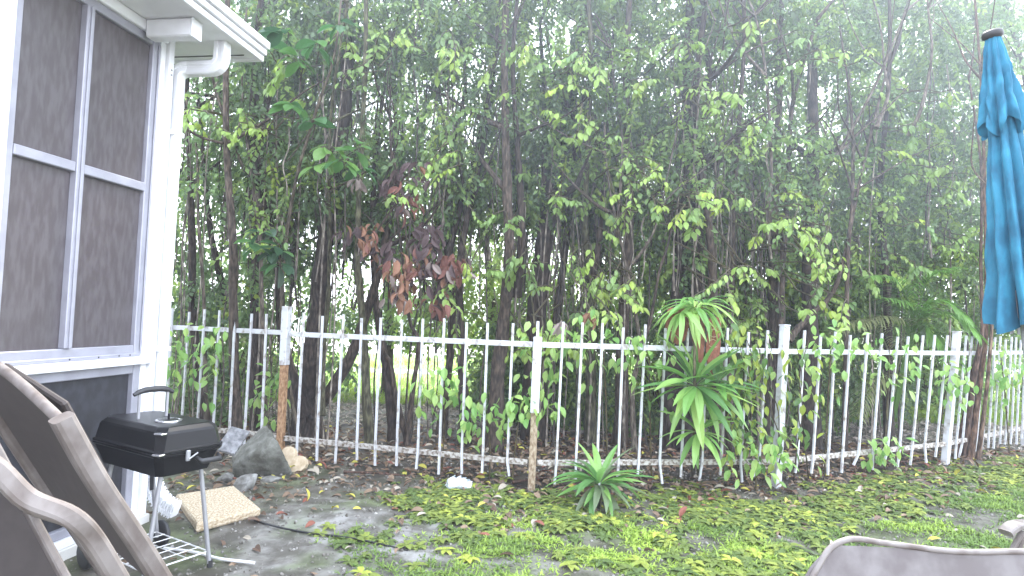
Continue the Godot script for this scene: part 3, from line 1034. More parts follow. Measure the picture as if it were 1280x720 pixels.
	trees.append(fig_tree("fig_tree", "upright blackish trunk right of the plain white post", [[6.5, 24, V(1012, 570), V(1012, 420), V(1013, 310), V(1018, 200)], [6.2, 8, V(985, 425), V(1012, 395), V(1036, 372), V(1052, 335)], [6.3, 6, V(1000, 260), V(1018, 230), V(1045, 195)], [6.2, 7, V(1056, 560), V(1058, 420), V(1060, 320), V(1066, 240)]], [dk, br, gy, br], [3.2, -7.0, 1.0, 0.9, 1.2, 6.6, 950, 0.18], 10))
	trees.append(fig_tree("fig_tree", "leafy tree left of the furled blue umbrella with crooked pale boughs high up", [[6.6, 11, V(1112, 560), V(1110, 420), V(1106, 320), V(1100, 240)], [6.2, 5, V(1135, 170), V(1150, 140), V(1160, 100), V(1165, 60)], [6.2, 5, V(1095, 160), V(1110, 120), V(1106, 85)]], [dk, gy, gy], [4.0, -7.3, 1.15, 0.9, 1.5, 6.8, 1300, 0.16], 8))
	trees.append(fig_tree("fig_tree", "bundle of reddish vine stems beside the rightmost plain white post", [[6.35, 7, V(1212, 545), V(1226, 470), V(1233, 400), V(1232, 290)], [6.3, 7, V(1204, 548), V(1218, 470), V(1228, 410), V(1226, 330)], [6.3, 5, V(1222, 545), V(1236, 460), V(1240, 380)], [6.35, 4, V(1194, 548), V(1212, 480), V(1224, 430)]], [Color(0.19, 0.12, 0.085), Color(0.15, 0.1, 0.08), Color(0.22, 0.16, 0.12)], [5.0, -7.6, 1.2, 1.0, 1.35, 6.8, 1900, 0.14], 6))
	trees.append(fig_tree("fig_tree", "leafy tree partly hidden by the furled blue umbrella", [[7.6, 12, V(1290, 545), V(1286, 400), V(1280, 250)]], [dk], [6.3, -8.3, 1.4, 1.0, 1.2, 6.8, 1900, 0.14], 3))
	# boughs of single leaves on the yard side of the crowns
	var bright := [V(262, 130), V(235, 150), V(310, 140), V(345, 75), V(300, 170), V(330, 300), V(500, 45), V(470, 60), V(560, 70), V(590, 65), V(610, 95), V(650, 60), V(720, 62), V(738, 75), V(745, 85), V(722, 140), V(735, 150), V(690, 100), V(640, 330), V(660, 325), V(655, 415), V(690, 412), V(560, 375), V(530, 375), V(575, 350), V(540, 190), V(510, 225), V(800, 212), V(820, 218), V(790, 245), V(840, 258), V(870, 262), V(900, 250), V(880, 110), V(910, 120), V(800, 110), V(950, 165), V(965, 275), V(985, 270), V(1000, 285), V(1030, 300), V(1020, 318), V(1045, 320), V(1030, 340), V(1095, 340), V(1105, 350), V(1070, 260), V(1090, 255), V(1120, 250), V(1150, 200), V(1165, 290), V(1180, 205), V(1200, 230), V(1145, 175), V(1190, 110), V(1205, 300), V(740, 385), V(765, 395), V(705, 430), V(1050, 60), V(1000, 50), V(940, 40), V(1120, 120), V(850, 60), V(1150, 330), V(1060, 375), V(1025, 380), V(930, 330), V(905, 350)]
	for k in 62:
		bright.append(V(rnd(540, 790), rnd(190, 440)) if k % 3 else V(rnd(880, 1200), rnd(180, 400)))
	for k in 40:
		bright.append(V(rnd(230, 1200), rnd(10, 200)))
	var nth := 0
	for q in bright:
		nth += 1
		var deep := 0.0 if nth < 75 else rnd(0.3, 1.8)
		var p := spot(q.x + rnd(-6, 6), q.y + rnd(-6, 6), rnd(5.15, 5.7) + deep + (0.9 if q.x > 1050 else 0.0))
		var best: Node3D = trees[0]
		for t in trees:
			if absf(t.position.x - p.x) < absf(best.position.x - p.x):
				best = t
		for w in rng.randi_range(2, 4):
			spray(best, p + Vector3(rnd(-0.2, 0.2), rnd(-0.14, 0.14), rnd(-0.15, 0.05)) * (0.0 if w == 0 else 1.0), rng.randi_range(3, 8), rnd(0.12, 0.32), 0.6, rnd(0.055, 0.092))
	# greens behind: bright shrubs and taller trees at the far side of the hedge
	var back := [
		[-5.3, -8.6, 1.5, 1.0, 0.2, 6.2, 1300, 0.04, "dense green tree behind the house corner"],
		[-3.6, -9.0, 1.3, 0.9, 0.4, 6.6, 1100, 0.04, "tree behind the slim straight trunk near the house"],
		[-1.9, -9.6, 1.4, 0.9, 1.15, 6.4, 900, 0.08, "tree behind the dark low-forked tree"],
		[-0.5, -9.0, 1.3, 0.8, 1.1, 4.6, 900, 0.6, "sunlit tree glimpsed behind the dead brown leaves"],
		[0.8, -9.0, 1.4, 0.8, 0.3, 4.6, 1500, 0.6, "sunlit tree glimpsed between the thick straight trunk and the broad dark trunk"],
		[2.1, -9.2, 1.3, 0.8, 0.3, 5.0, 1300, 0.45, "tree behind the thick dark triple trunk"],
		[3.6, -9.6, 1.4, 0.9, 0.2, 5.2, 1100, 0.25, "tree behind the upright blackish trunk"],
		[5.2, -9.9, 1.4, 0.9, 0.2, 7.2, 1400, 0.2, "tree behind the leafy tree left of the blue umbrella"],
		[7.0, -10.2, 1.6, 0.9, 0.2, 7.8, 1400, 0.2, "dense tree behind the blue umbrella"],
		[9.3, -11.0, 1.8, 1.0, 0.1, 8.2, 1500, 0.2, "tree right of the blue umbrella, beyond the end of the lawn"],
		[11.6, -11.2, 2.0, 1.2, 0.1, 8.2, 1300, 0.2, "tree farthest right, out past the end of the fence"],
	]
	for q in back:
		var t := thing("background_tree", Vector3(q[0], 0, q[1]), q[8], "tree", "trees behind the hedge")
		var pts := [Vector3(q[0], -0.05, q[1])]
		for m in 4:
			pts.append(pts[-1] + Vector3(rnd(-0.25, 0.25), q[5] * 0.22, rnd(-0.2, 0.2)))
		var sh := stem_shape(pts, 0.09, 0.03, 8)
		sh.c.fill(br)
		piece("trunk", sh, mats.bark, t)
		foliage(t, "crown", q[0], q[1], q[2], q[3], q[4], q[5] - 0.5, int(q[6] * 0.68), q[7] * 1.8, -0.2, 1.0, 1.15, false)
	# low undergrowth at the foot of the hedge, right of the gap to the far lawn
	var under := [[0.1, -7.6, 0.6, 0.3, 0.9, "dark undergrowth shrub behind the second rusty post"], [0.95, -7.4, 0.6, 0.3, 1.2, "dark undergrowth shrub in the middle of the third bay"], [1.9, -7.3, 0.7, 0.4, 1.2, "undergrowth shrub behind the big green plant"], [2.8, -7.5, 0.7, 0.4, 1.4, "undergrowth shrub behind the plain white post"], [3.8, -7.9, 0.8, 0.4, 1.4, "undergrowth shrub right of the upright blackish trunk"], [4.9, -8.4, 0.8, 0.4, 1.4, "undergrowth shrub behind the rightmost white post"], [-3.2, -7.0, 0.7, 0.4, 1.1, "undergrowth shrub behind the fence beside the house"], [6.6, -9.3, 0.9, 0.4, 1.4, "undergrowth shrub at the far right end of the fence"]]
	for q in under:
		var t := thing("undergrowth_shrub", Vector3(q[0], 0, q[1]), q[5], "shrub", "undergrowth shrubs")
		for m in 5:
			var e := Vector3(q[0] + rnd(-0.5, 0.5), q[4] * rnd(0.6, 1.0), q[1] + rnd(-0.3, 0.3))
			var sh := stem_shape([Vector3(q[0] + rnd(-0.1, 0.1), -0.03, q[1]), Vector3(q[0], 0.3, q[1]).lerp(e, 0.4), e], 0.014, 0.005, 5)
			sh.c.fill(br)
			piece("stem", sh, mats.bark, t)
		foliage(t, "leaves", q[0], q[1], q[2], q[3], 0.02, q[4] + 0.4, 330, 0.12, -0.4)


# ---------------------------------------------------------------- plants of the yard
func long_leaf(length: float, width: float, droop: float) -> ArrayMesh:
	var s := Shape.new()
	s.leaf(Vector3.ZERO, Vector3(0, 0, 1), Vector3.UP, length, width, droop, 0.3, 8, 0.42)
	return s.done()

func tinted(key: String, base: String, c: Color) -> StandardMaterial3D:
	if not mats.has(key):
		var m: StandardMaterial3D = mats[base].duplicate()
		m.resource_name = key
		m.albedo_color = c.linear_to_srgb()
		mats[key] = m
	return mats[key]

func rosette(parent: Node3D, at: Vector3, count: int, length: float, rise: Vector2, shapes: Array, greens: Array, tilt := 0.0) -> void:
	for k in count:
		var a := TAU * k * 0.382 + rnd(-0.25, 0.25)
		var t := float(k) / count
		var el := lerpf(rise.x, rise.y, t) + rnd(-0.15, 0.15)
		var dir := Vector3(cos(a) * cos(el), sin(el), sin(a) * cos(el)).rotated(Vector3.RIGHT, tilt)
		var b := facing(dir, rnd(-0.3, 0.3)).scaled(Vector3.ONE * length * rnd(0.75, 1.1))
		placed("leaf", shapes[rng.randi() % shapes.size()], greens[rng.randi() % greens.size()], parent, Transform3D(b, at + dir * 0.02))

func build_yard_plants() -> void:
	var greens := [tinted("green_a", "leaf", Color(0.18, 0.36, 0.09)), tinted("green_b", "leaf", Color(0.28, 0.47, 0.13)), tinted("green_c", "leaf", Color(0.12, 0.26, 0.08)), tinted("green_d", "leaf", Color(0.38, 0.55, 0.16))]
	var deep := [greens[0], greens[0], greens[2]]
	var shapes := [long_leaf(1.0, 0.15, 1.0), long_leaf(1.0, 0.17, 1.6), long_leaf(1.0, 0.14, 0.7)]
	var wide := [long_leaf(1.0, 0.17, 0.6), long_leaf(1.0, 0.18, 0.9), long_leaf(1.0, 0.15, 0.35)]
	# the big plant in front of the fence
	var b := ground(866, 596)
	var big := thing("tall_plant", b, "tall green plant with rosettes of long drooping leaves in front of the fence", "plant")
	var top := spot(868, 385, 4.75)
	var mid := spot(868, 482, 4.7)
	var low := spot(872, 540, 4.62)
	for q in [[b, mid, top], [b + Vector3(0.05, 0, 0), low + Vector3(0.02, -0.05, 0), low]]:
		var sh := stem_shape(q, 0.016, 0.008, 7)
		sh.c.fill(Color(0.16, 0.15, 0.09))
		piece("stem", sh, mats.bark, big)
	rosette(big, mid, 32, 0.5, Vector2(0.0, 0.8), wide, greens, 0.85)
	rosette(big, mid + Vector3(0.2, 0.02, -0.08), 16, 0.44, Vector2(0.0, 0.9), wide, deep, 0.5)
	rosette(big, low, 20, 0.32, Vector2(0.0, 0.8), wide, [greens[0], greens[1], greens[1]], 0.95)
	var thin := [long_leaf(1.0, 0.11, 2.2), long_leaf(1.0, 0.12, 2.8)]
	rosette(big, top, 36, 0.38, Vector2(-0.2, 0.9), thin, [greens[1], greens[3], greens[0]])
	rosette(big, top + Vector3(-0.12, -0.04, 0.05), 12, 0.36, Vector2(-0.2, 0.5), thin, [greens[3], greens[1]])
	rosette(big, top + Vector3(0.1, 0.02, -0.06), 14, 0.3, Vector2(0.1, 1.2), thin, greens)
	# the small one on the lawn
	var sb := ground(748, 634)
	var small := thing("rosette_plant", sb, "small green rosette plant growing at the edge of the lawn", "plant")
	var st := stem_shape([sb + Vector3.DOWN * 0.03, sb + Vector3(0.005, 0.07, 0), sb + Vector3(0, 0.14, 0)], 0.02, 0.016, 8)
	st.c.fill(Color(0.14, 0.13, 0.07))
	piece("stem", st, mats.bark, small)
	rosette(small, sb + Vector3(0, 0.15, 0), 44, 0.37, Vector2(0.0, 1.15), shapes, [greens[0], greens[1], greens[2], tinted("grey_green", "leaf", Color(0.2, 0.26, 0.14))], 0.3)
	# red-brown boards hanging in the big plant
	for q in [["broad faded red board hanging left of the tall plant's top", 846, 408, 30, 46, -0.02, false], ["narrow red-brown board hanging in the middle of the tall plant's top", 873, 420, 16, 76, 0.03, false], ["red-brown board with carved marks hanging lowest in the tall plant", 891, 434, 19, 76, -0.04, true]]:
		var d := 4.86
		var c := spot(q[1], q[2], d)
		var w: float = q[3] / FOCAL * d
		var h: float = q[4] / FOCAL * d
		var ob := thing("hanging_board", c, q[0], "board", "red-brown boards hanging on the fence")
		var s := Shape.new()
		var fl := PackedVector2Array([V(-w * 0.42, h * 0.42), V(-w * 0.3, h * 0.5), V(w * 0.32, h * 0.5), V(w * 0.44, h * 0.44), V(w * 0.5, h * 0.0), V(w * 0.36, -h * 0.36), V(w * 0.06, -h * 0.5), V(-w * 0.2, -h * 0.42), V(-w * 0.48, -h * 0.05)])
		var bb := Basis(Vector3(0, 0, 1), q[5])
		s.prism(fl, c, bb, 0.016, 0.003)
		piece("board", s, mats.rusty_board, ob)
		var hook := Shape.new()
		hook.tube([c + bb * Vector3(0, h * 0.47, 0.004), c + Vector3(0, h * 0.5 + 0.03, -0.01), c + Vector3(0, h * 0.5 + 0.06, -0.07)], [0.002, 0.002, 0.002], 5)
		piece("wire", hook, mats.dull_steel, ob)
		if q[6]:
			for k in 5:
				var m := Shape.new()
				var y := h * (0.36 - 0.085 * k)
				m.tube([c + bb * Vector3(-w * 0.26, y, 0.0085), c + bb * Vector3(-w * 0.02, y + 0.012 * (1 if k % 2 else -1), 0.0095), c + bb * Vector3(w * 0.24, y - 0.004, 0.0085)], [0.0022, 0.003, 0.0022], 5)
				piece("carved_mark", m, mats.wood_pale, ob)
	# shrub shoots that lean through the fence
	var shoots := [
		["bright young shrub shoot growing through the fence right of the far lawn gap", V(552, 590), V(556, 520), V(556, 465), 5.0, 40, 0.22],
		["young shrub shoot bending across the second rusty fence post", V(640, 600), V(650, 520), V(672, 492), 4.85, 40, 0.2],
		["low leafy shoot between pickets just left of the second rusty post", V(612, 598), V(612, 545), V(606, 505), 4.9, 34, 0.2],
		["leafy shoot poking over the top rail left of the second rusty post", V(668, 590), V(676, 470), V(688, 412), 5.05, 40, 0.2],
		["pale leafy shoot over the fence by the dark lower left corner next to the house", V(240, 585), V(236, 480), V(242, 420), 5.5, 60, 0.28],
		["shoot with yellowish leaves at the foot of the left end of the fence", V(330, 575), V(325, 520), V(336, 470), 5.7, 30, 0.2],
		["leafy shoot over the top rail between the second rusty post and the tall plant", V(760, 590), V(756, 470), V(748, 402), 5.1, 34, 0.2],
		["low green weed shoot at the foot of the fence right of the plain white post", V(1090, 598), V(1098, 570), V(1108, 552), 5.55, 30, 0.16],
		["leafy shoot climbing the rightmost plain white post", V(1170, 575), V(1180, 500), V(1188, 455), 6.1, 34, 0.22],
		["leafy shoot over the top rail just right of the plain white post beside the vine", V(1030, 600), V(1036, 480), V(1040, 415), 5.25, 34, 0.26],
		["leafy shoot over the top rail in the middle of the fourth fence bay", V(1105, 592), V(1110, 480), V(1112, 425), 5.7, 30, 0.24],
		["leafy shoot lying over the top rail just left of the tall plant", V(815, 600), V(812, 500), V(812, 420), 4.95, 30, 0.22],
		["low leafy shoot at the foot of the vine beside the plain white post", V(945, 602), V(945, 580), V(945, 555), 4.8, 40, 0.26],
		["leafy shoot hanging on the fence under the blue umbrella", V(1262, 560), V(1256, 490), V(1250, 440), 6.7, 60, 0.34],
	]
	for q in shoots:
		var d: float = q[4]
		var g := spot(q[1].x, q[1].y, d)
		g.y = 0.0
		var sh := thing("shrub_shoot", g, q[0], "shrub", "shrub shoots along the fence")
		var path := [g + Vector3.DOWN * 0.03, spot(q[2].x, q[2].y, d), spot(q[3].x, q[3].y, d - 0.15)]
		var stem := stem_shape(path, 0.008, 0.004, 5)
		stem.c.fill(Color(0.15, 0.13, 0.07))
		piece("stem", stem, mats.bark, sh)
		var reach: float = q[6]
		for k in int(q[5] * 1.6):
			var t := pow(rng.randf(), 0.6)
			var c: Vector3 = path[1].lerp(path[2], t * 1.15 - 0.1)
			var p := c + Vector3(rnd(-1, 1) * reach, rnd(-0.7, 0.5) * reach, rnd(-0.2, 0.9) * reach * 0.6)
			var dir := Vector3(rnd(-0.8, 0.8), rnd(-1.0, 0.1), rnd(-0.1, 0.8))
			var m: Material = greens[[0, 1, 1, 3, 3][rng.randi() % 5]]
			placed("leaf", leaf_mesh, m, sh, Transform3D(facing(dir, rnd(-0.5, 0.5)).scaled(Vector3.ONE * rnd(0.065, 0.115)), p))
	# climbing vine right of the tall plant
	var vg := ground(960, 606)
	var vine := thing("climbing_vine", vg, "small-leaved vine climbing the fence and white post right of the tall plant", "vine")
	var vs := [tinted("vine_a", "leaf", Color(0.10, 0.19, 0.05)), tinted("vine_b", "leaf", Color(0.2, 0.31, 0.06)), tinted("vine_c", "leaf", Color(0.32, 0.40, 0.07))]
	for k in 9:
		var x0 := rnd(905, 1015)
		var pts := [ground(x0, 600) + Vector3.DOWN * 0.02]
		var y := 560.0
		while y > 395:
			x0 += rnd(-14, 14)
			pts.append(spot(x0, y, 4.86 + rnd(-0.08, 0.08)))
			y -= 45
		var sv := stem_shape(pts, 0.006, 0.003, 5)
		sv.c.fill(Color(0.12, 0.1, 0.06))
		piece("stem", sv, mats.bark, vine)
		for j in 30:
			var p: Vector3 = pts[rng.randi_range(1, pts.size() - 1)].lerp(pts[rng.randi_range(1, pts.size() - 1)], rng.randf())
			p += Vector3(rnd(-0.14, 0.14), rnd(-0.14, 0.14), rnd(0.0, 0.14))
			var dir := Vector3(rnd(-0.8, 0.8), rnd(-1.0, 0.0), rnd(0.0, 0.7))
			placed("leaf", leaf_mesh, vs[rng.randi() % 3], vine, Transform3D(facing(dir, rnd(-0.5, 0.5)).scaled(Vector3.ONE * rnd(0.06, 0.10)), p))
	# palm with fronds in the lower right
	var pb := ground(1165, 585)
	pb.z -= 0.7
	var palm := thing("palm", pb, "green palm with feathery fronds behind the right end of the fence", "palm")
	for q in [[V(1148, 400), V(1175, 375), V(1212, 400), 0], [V(1140, 410), V(1135, 380), V(1100, 372), 0], [V(1150, 400), V(1190, 392), V(1225, 420), 0], [V(1130, 410), V(1105, 395), V(1070, 408), 1], [V(1145, 400), V(1160, 350), V(1190, 335), 0], [V(1140, 400), V(1120, 350), V(1085, 345), 0], [V(1110, 440), V(1085, 400), V(1045, 412), 1], [V(1150, 410), V(1170, 420), V(1195, 450), 0], [V(1120, 470), V(1090, 480), V(1070, 520), 1]]:
		frond(palm, pb, [spot(q[0].x, q[0].y, 6.5), spot(q[1].x, q[1].y, 6.35), spot(q[2].x, q[2].y, 6.15)], Color(0.15, 0.3, 0.06) if q[3] == 0 else Color(0.24, 0.26, 0.12))
	# broad-leaved tree, its big leaves above the left bays
	var bt := ground(345, 582)
	bt.z -= 0.6
	var broad := thing("broad_leaved_tree", bt, "broad-leaved tree with big pale leaves above the left part of the fence", "tree")
	var bs := stem_shape([bt, spot(352, 400, 5.9), spot(365, 250, 5.6), spot(395, 140, 5.4), spot(420, 60, 5.3), spot(430, -60, 5.3)], 0.02, 0.008, 7)
	bs.c.fill(gy_bark())
	piece("trunk", bs, mats.bark, broad)
	var bl := [tinted("broad_a", "leaf", Color(0.07, 0.17, 0.06)), tinted("broad_b", "leaf", Color(0.11, 0.24, 0.07)), tinted("broad_c", "leaf", Color(0.17, 0.31, 0.08)), tinted("broad_d", "leaf", Color(0.045, 0.10, 0.05))]
	for q in [[V(375, 75), 6, 1], [V(395, 55), 6, 0], [V(365, 130), 8, 1], [V(390, 150), 6, 0], [V(412, 185), 7, 2], [V(432, 200), 6, 1], [V(400, 205), 5, 2], [V(345, 310), 7, 3], [V(330, 290), 6, 3], [V(352, 330), 5, 3], [V(318, 305), 6, 0], [V(445, 185), 5, 1], [V(425, 30), 6, 0], [V(330, 60), 6, 0], [V(355, 40), 6, 3], [V(455, 215), 5, 0]]:
		var c := spot(q[0].x, q[0].y, rnd(5.1, 5.4))
		for k in q[1]:
			var a: float = TAU * k / q[1] + rnd(-0.3, 0.3)
			var dir := Vector3(cos(a) * 0.9, rnd(-0.6, 0.15), sin(a) * 0.55 + 0.25)
			placed("leaf", broad_leaf, bl[q[2]] if rng.randf() < 0.7 else bl[rng.randi() % 4], broad, Transform3D(facing(dir, rnd(-0.5, 0.5)).scaled(Vector3.ONE * rnd(0.15, 0.21)), c + dir * 0.02 + rdir() * 0.03))
		var tw := stem_shape([spot(clampf(q[0].x, 350, 410), q[0].y + 25, 5.55), c + Vector3(0, 0.03, -0.1), c], 0.006, 0.004, 5)
		tw.c.fill(gy_bark())
		piece("twig", tw, mats.bark, broad)
	# dead boughs
	var dead := [tinted("dead_a", "leaf_dry", Color(0.14, 0.055, 0.04)), tinted("dead_b", "leaf_dry", Color(0.22, 0.11, 0.065)), tinted("dead_c", "leaf_dry", Color(0.065, 0.04, 0.04)), tinted("dead_d", "leaf_dry", Color(0.24, 0.19, 0.17))]
	var db := spot(505, 205, 5.7)
	var dough := thing("dead_bough", db, "dead bough of curled reddish brown leaves hanging in the hedge", "branch")
	for q in [[V(490, 190), V(505, 260), V(510, 350)], [V(500, 230), V(520, 290), V(545, 335)], [V(505, 240), V(470, 290), V(460, 300)], [V(508, 300), V(530, 350), V(548, 385)]]:
		var sh := stem_shape([spot(q[0].x, q[0].y, 5.75), spot(q[1].x, q[1].y, 5.6), spot(q[2].x, q[2].y, 5.5)], 0.012, 0.004, 6)
		sh.c.fill(Color(0.09, 0.065, 0.05))
		piece("twig", sh, mats.bark, dough)
	for q in [[V(488, 225), 7, 2], [V(515, 255), 7, 0], [V(458, 292), 9, 1], [V(440, 295), 6, 2], [V(500, 340), 14, 1], [V(515, 330), 8, 1], [V(540, 325), 12, 2], [V(560, 332), 8, 0], [V(495, 365), 8, 3], [V(510, 368), 6, 1], [V(548, 345), 8, 2], [V(548, 378), 7, 0], [V(530, 300), 10, 2], [V(570, 335), 5, 0], [V(525, 215), 5, 2], [V(480, 315), 9, 2], [V(540, 290), 8, 2]]:
		for k in int(q[1] * 2.2):
			var p := spot(q[0].x + rnd(-15, 15), q[0].y + rnd(-16, 12), rnd(5.3, 5.7))
			var dir := Vector3(rnd(-0.7, 0.7), rnd(-1.0, -0.2), rnd(-0.5, 0.6))
			placed("leaf", dry_leaf, dead[q[2]] if rng.randf() < 0.75 else dead[rng.randi() % 4], dough, Transform3D(facing(dir, rnd(-1.5, 1.5)).scaled(Vector3(1.0, 1.0, 1.0) * rnd(0.09, 0.165)), p))
	for q in [["curled dead red leaf cluster hanging over the top rail of the third bay", V(734, 392), 5, 1], ["grey withered leaf cluster above the second rusty fence post", V(704, 402), 7, 3], ["pale withered leaves hanging left of the dead bough", V(446, 225), 7, 3]]:
		var c := spot(q[1].x, q[1].y, 5.0 if q[1].x > 600 else 5.4)
		var o := thing("dead_leaf_cluster", c, q[0], "dead leaves", "withered leaf clusters")
		var tw := stem_shape([c + Vector3(0.02, 0.22, -0.25), c + Vector3(0, 0.08, -0.06), c], 0.004, 0.003, 5)
		tw.c.fill(Color(0.1, 0.08, 0.06))
		piece("twig", tw, mats.bark, o)
		for k in q[2]:
			var dir := Vector3(rnd(-0.7, 0.7), rnd(-1.0, -0.4), rnd(-0.3, 0.5))
			placed("leaf", dry_leaf, dead[q[3]], o, Transform3D(facing(dir, rnd(-1.5, 1.5)).scaled(Vector3.ONE * rnd(0.1, 0.17)), c + rdir() * 0.03))

func gy_bark() -> Color:
	return Color(0.17, 0.15, 0.12)

func frond(palm: Node3D, pb: Vector3, pts: Array, col: Color) -> void:
	var s := Shape.new()
	var path := smooth_path([pb, (pb + pts[0]) * 0.5 + Vector3(0, 0.1, 0), pts[0], pts[1], pts[2]], 8)
	s.col = col * 0.8
	s.tube(path, range(path.size()).map(func(k): return lerpf(0.012, 0.002, float(k) / path.size())), 5)
	for k in range(14, path.size() - 1):
		for h in 2:
			var p: Vector3 = path[k].lerp(path[k + 1], h * 0.5)
			var t: Vector3 = (path[k + 1] - path[k]).normalized()
			var sd := t.cross(Vector3.UP).normalized()
			var tt := float(k - 14) / (path.size() - 15)
			for g in [-1.0, 1.0]:
				s.col = col * rnd(0.7, 1.3)
				s.leaf(p, (t * 0.8 + sd * g * 0.8 + Vector3.UP * 0.15 + rdir() * 0.12).normalized(), Vector3.UP, lerpf(0.34, 0.16, tt) * rnd(0.85, 1.1), 0.018, rnd(0.5, 1.2), 0.3, 4, 0.35)
	piece("frond", s, mats.leaf, palm)


# ---------------------------------------------------------------- charcoal grill
func build_grill() -> void:
	var a1 := Vector3(-0.86, 0, -0.51).normalized()       # long side, away to the left
	var a2 := Vector3(0.44, 0, -0.90).normalized()        # short side, away to the right
	a2 = (a2 - a1 * a2.dot(a1)).normalized()
	var near := spot(197, 570, 2.75)
	var seam := near.y
	var c := near + a1 * 0.295 + a2 * 0.165
	c.y = 0.0
	var L := 0.59
	var W := 0.33
	var grill := thing("charcoal_grill", c, "small black charcoal grill on thin legs beside the house wall", "grill")
	var ring := func(s0: float, s1: float, h: float, cut: float) -> Array:
		var out := []
		var hx := L * 0.5 * s0
		var hz := W * 0.5 * s1
		for q in [[hx - cut, hz], [hx, hz - cut], [hx, -hz + cut], [hx - cut, -hz], [-hx + cut, -hz], [-hx, -hz + cut], [-hx, hz - cut], [-hx + cut, hz]]:
			out.append(c + a1 * q[0] + a2 * q[1] + Vector3.UP * h)
		return out
	var loft := func(rings: Array) -> Shape:
		var s := Shape.new()
		for k in rings.size() - 1:
			for j in 8:
				var p: Array = [rings[k][j], rings[k][(j + 1) % 8], rings[k + 1][(j + 1) % 8], rings[k + 1][j]]
				var mid: Vector3 = (p[0] + p[1] + p[2] + p[3]) * 0.25
				var o := mid - Vector3(c.x, (rings[k][0].y + rings[k + 1][0].y) * 0.5, c.z)
				if absf(rings[k][0].y - rings[k + 1][0].y) < 0.004:
					o = Vector3.UP * (1.0 if rings[k][0].y > seam else -1.0)
				s.poly([p[0], p[1], p[2]], o)
				s.poly([p[0], p[2], p[3]], o)
		s.poly(rings[0], Vector3.DOWN)
		s.poly(rings[-1], Vector3.UP)
		return s
	piece("bowl", loft.call([ring.call(0.80, 0.72, seam - 0.115, 0.02), ring.call(0.86, 0.8, seam - 0.112, 0.025), ring.call(0.97, 0.96, seam - 0.03, 0.03), ring.call(0.985, 0.98, seam - 0.018, 0.03), ring.call(1.02, 1.03, seam - 0.012, 0.03), ring.call(1.02, 1.03, seam - 0.003, 0.03)]), mats.black_enamel, grill)
	var lid := piece("lid", loft.call([ring.call(1.025, 1.035, seam, 0.03), ring.call(1.025, 1.035, seam + 0.010, 0.03), ring.call(0.99, 0.985, seam + 0.016, 0.03), ring.call(0.955, 0.93, seam + 0.085, 0.035), ring.call(0.93, 0.90, seam + 0.096, 0.035), ring.call(0.87, 0.80, seam + 0.112, 0.035), ring.call(0.84, 0.75, seam + 0.115, 0.035)]), mats.black_enamel, grill)
	var topy := seam + 0.115
	# handle
	var hc := c + a1 * 0.05 + a2 * -0.005
	var hs := Shape.new()
	for sgn in [-1.0, 1.0]:
		var p: Vector3 = hc + a2 * 0.07 * sgn
		hs.tube([p + Vector3.UP * (topy - 0.004), p + Vector3.UP * (topy + 0.125)], [0.0075, 0.0075], 10)
	var handle := piece("handle_post", hs, mats.dull_steel, lid)
	var grip := Shape.new()
	var gp := []
	for k in 9:
		var t := k / 8.0 * 2.0 - 1.0
		gp.append(hc + a2 * 0.098 * t + Vector3.UP * (topy + 0.142 - 0.022 * pow(absf(t), 3.0)))
	grip.tube(gp, [0.009, 0.013, 0.015, 0.015, 0.015, 0.015, 0.015, 0.013, 0.009], 10)
	piece("handle_grip", grip, mats.black_plastic, lid)
	handle.set_meta("label", "pair of grey metal handle posts")
	# vent disc
	var vc := c + a1 * -0.10 + a2 * -0.01 + Vector3.UP * topy
	var vd := Shape.new()
	vd.lathe(vc, Basis.IDENTITY, [Vector2(0.058, 0.0), Vector2(0.06, 0.006), Vector2(0.05, 0.008), Vector2(0.047, 0.004), Vector2(0.02, 0.005), Vector2(0.001, 0.005)], 28)
	piece("vent_ring", vd, mats.chrome, lid)
	var vt := Shape.new()
	vt.box(vc + Vector3.UP * 0.02, Vector3(0.014, 0.03, 0.006), Basis(a1, Vector3.UP, a2), 0.002)
	vt.lathe(vc + Vector3.UP * 0.0045, Basis.IDENTITY, [Vector2(0.044, 0.0), Vector2(0.044, 0.002), Vector2(0.001, 0.003)], 24)
	piece("vent_damper", vt, mats.black_enamel, lid)
	# corner clips
	for h in [0.092, 0.003]:
		var s := Shape.new()
		var p: Vector3 = c - a1 * L * (0.46 if h > 0.05 else 0.5) - a2 * W * (0.44 if h > 0.05 else 0.49) + Vector3.UP * (seam + h)
		s.box(p, Vector3(0.05, 0.008, 0.03), Basis((a1 - a2 * 0.2).normalized(), Vector3.UP, (a2 + a1 * 0.2).normalized()), 0.003)
		piece("corner_clip", s, mats.chrome, lid if h > 0.05 else grill)
	# side handle, latch and ash lever on the right end
	var sh := Shape.new()
	var e := c - a1 * L * 0.505
	sh.tube([e + a2 * 0.02 + Vector3.UP * (seam - 0.04), e - a1 * 0.045 + a2 * 0.02 + Vector3.UP * (seam - 0.05), e - a1 * 0.05 + a2 * 0.11 + Vector3.UP * (seam - 0.05), e + a2 * 0.13 + Vector3.UP * (seam - 0.04)], [0.009, 0.014, 0.014, 0.009], 8)
	piece("side_handle", sh, mats.black_plastic, grill)
	var lt := Shape.new()
	lt.box(e + Vector3.UP * (seam - 0.02) - a1 * 0.012 - a2 * 0.03, Vector3(0.012, 0.05, 0.02), Basis(a1, Vector3.UP, a2), 0.003)
	lt.tube([e + Vector3.UP * (seam - 0.035) - a1 * 0.02 - a2 * 0.03, e + Vector3.UP * (seam - 0.01) - a1 * 0.026 + a2 * 0.01], [0.004, 0.004], 6)
	piece("latch", lt, mats.dull_steel, grill)
	var lv := Shape.new()
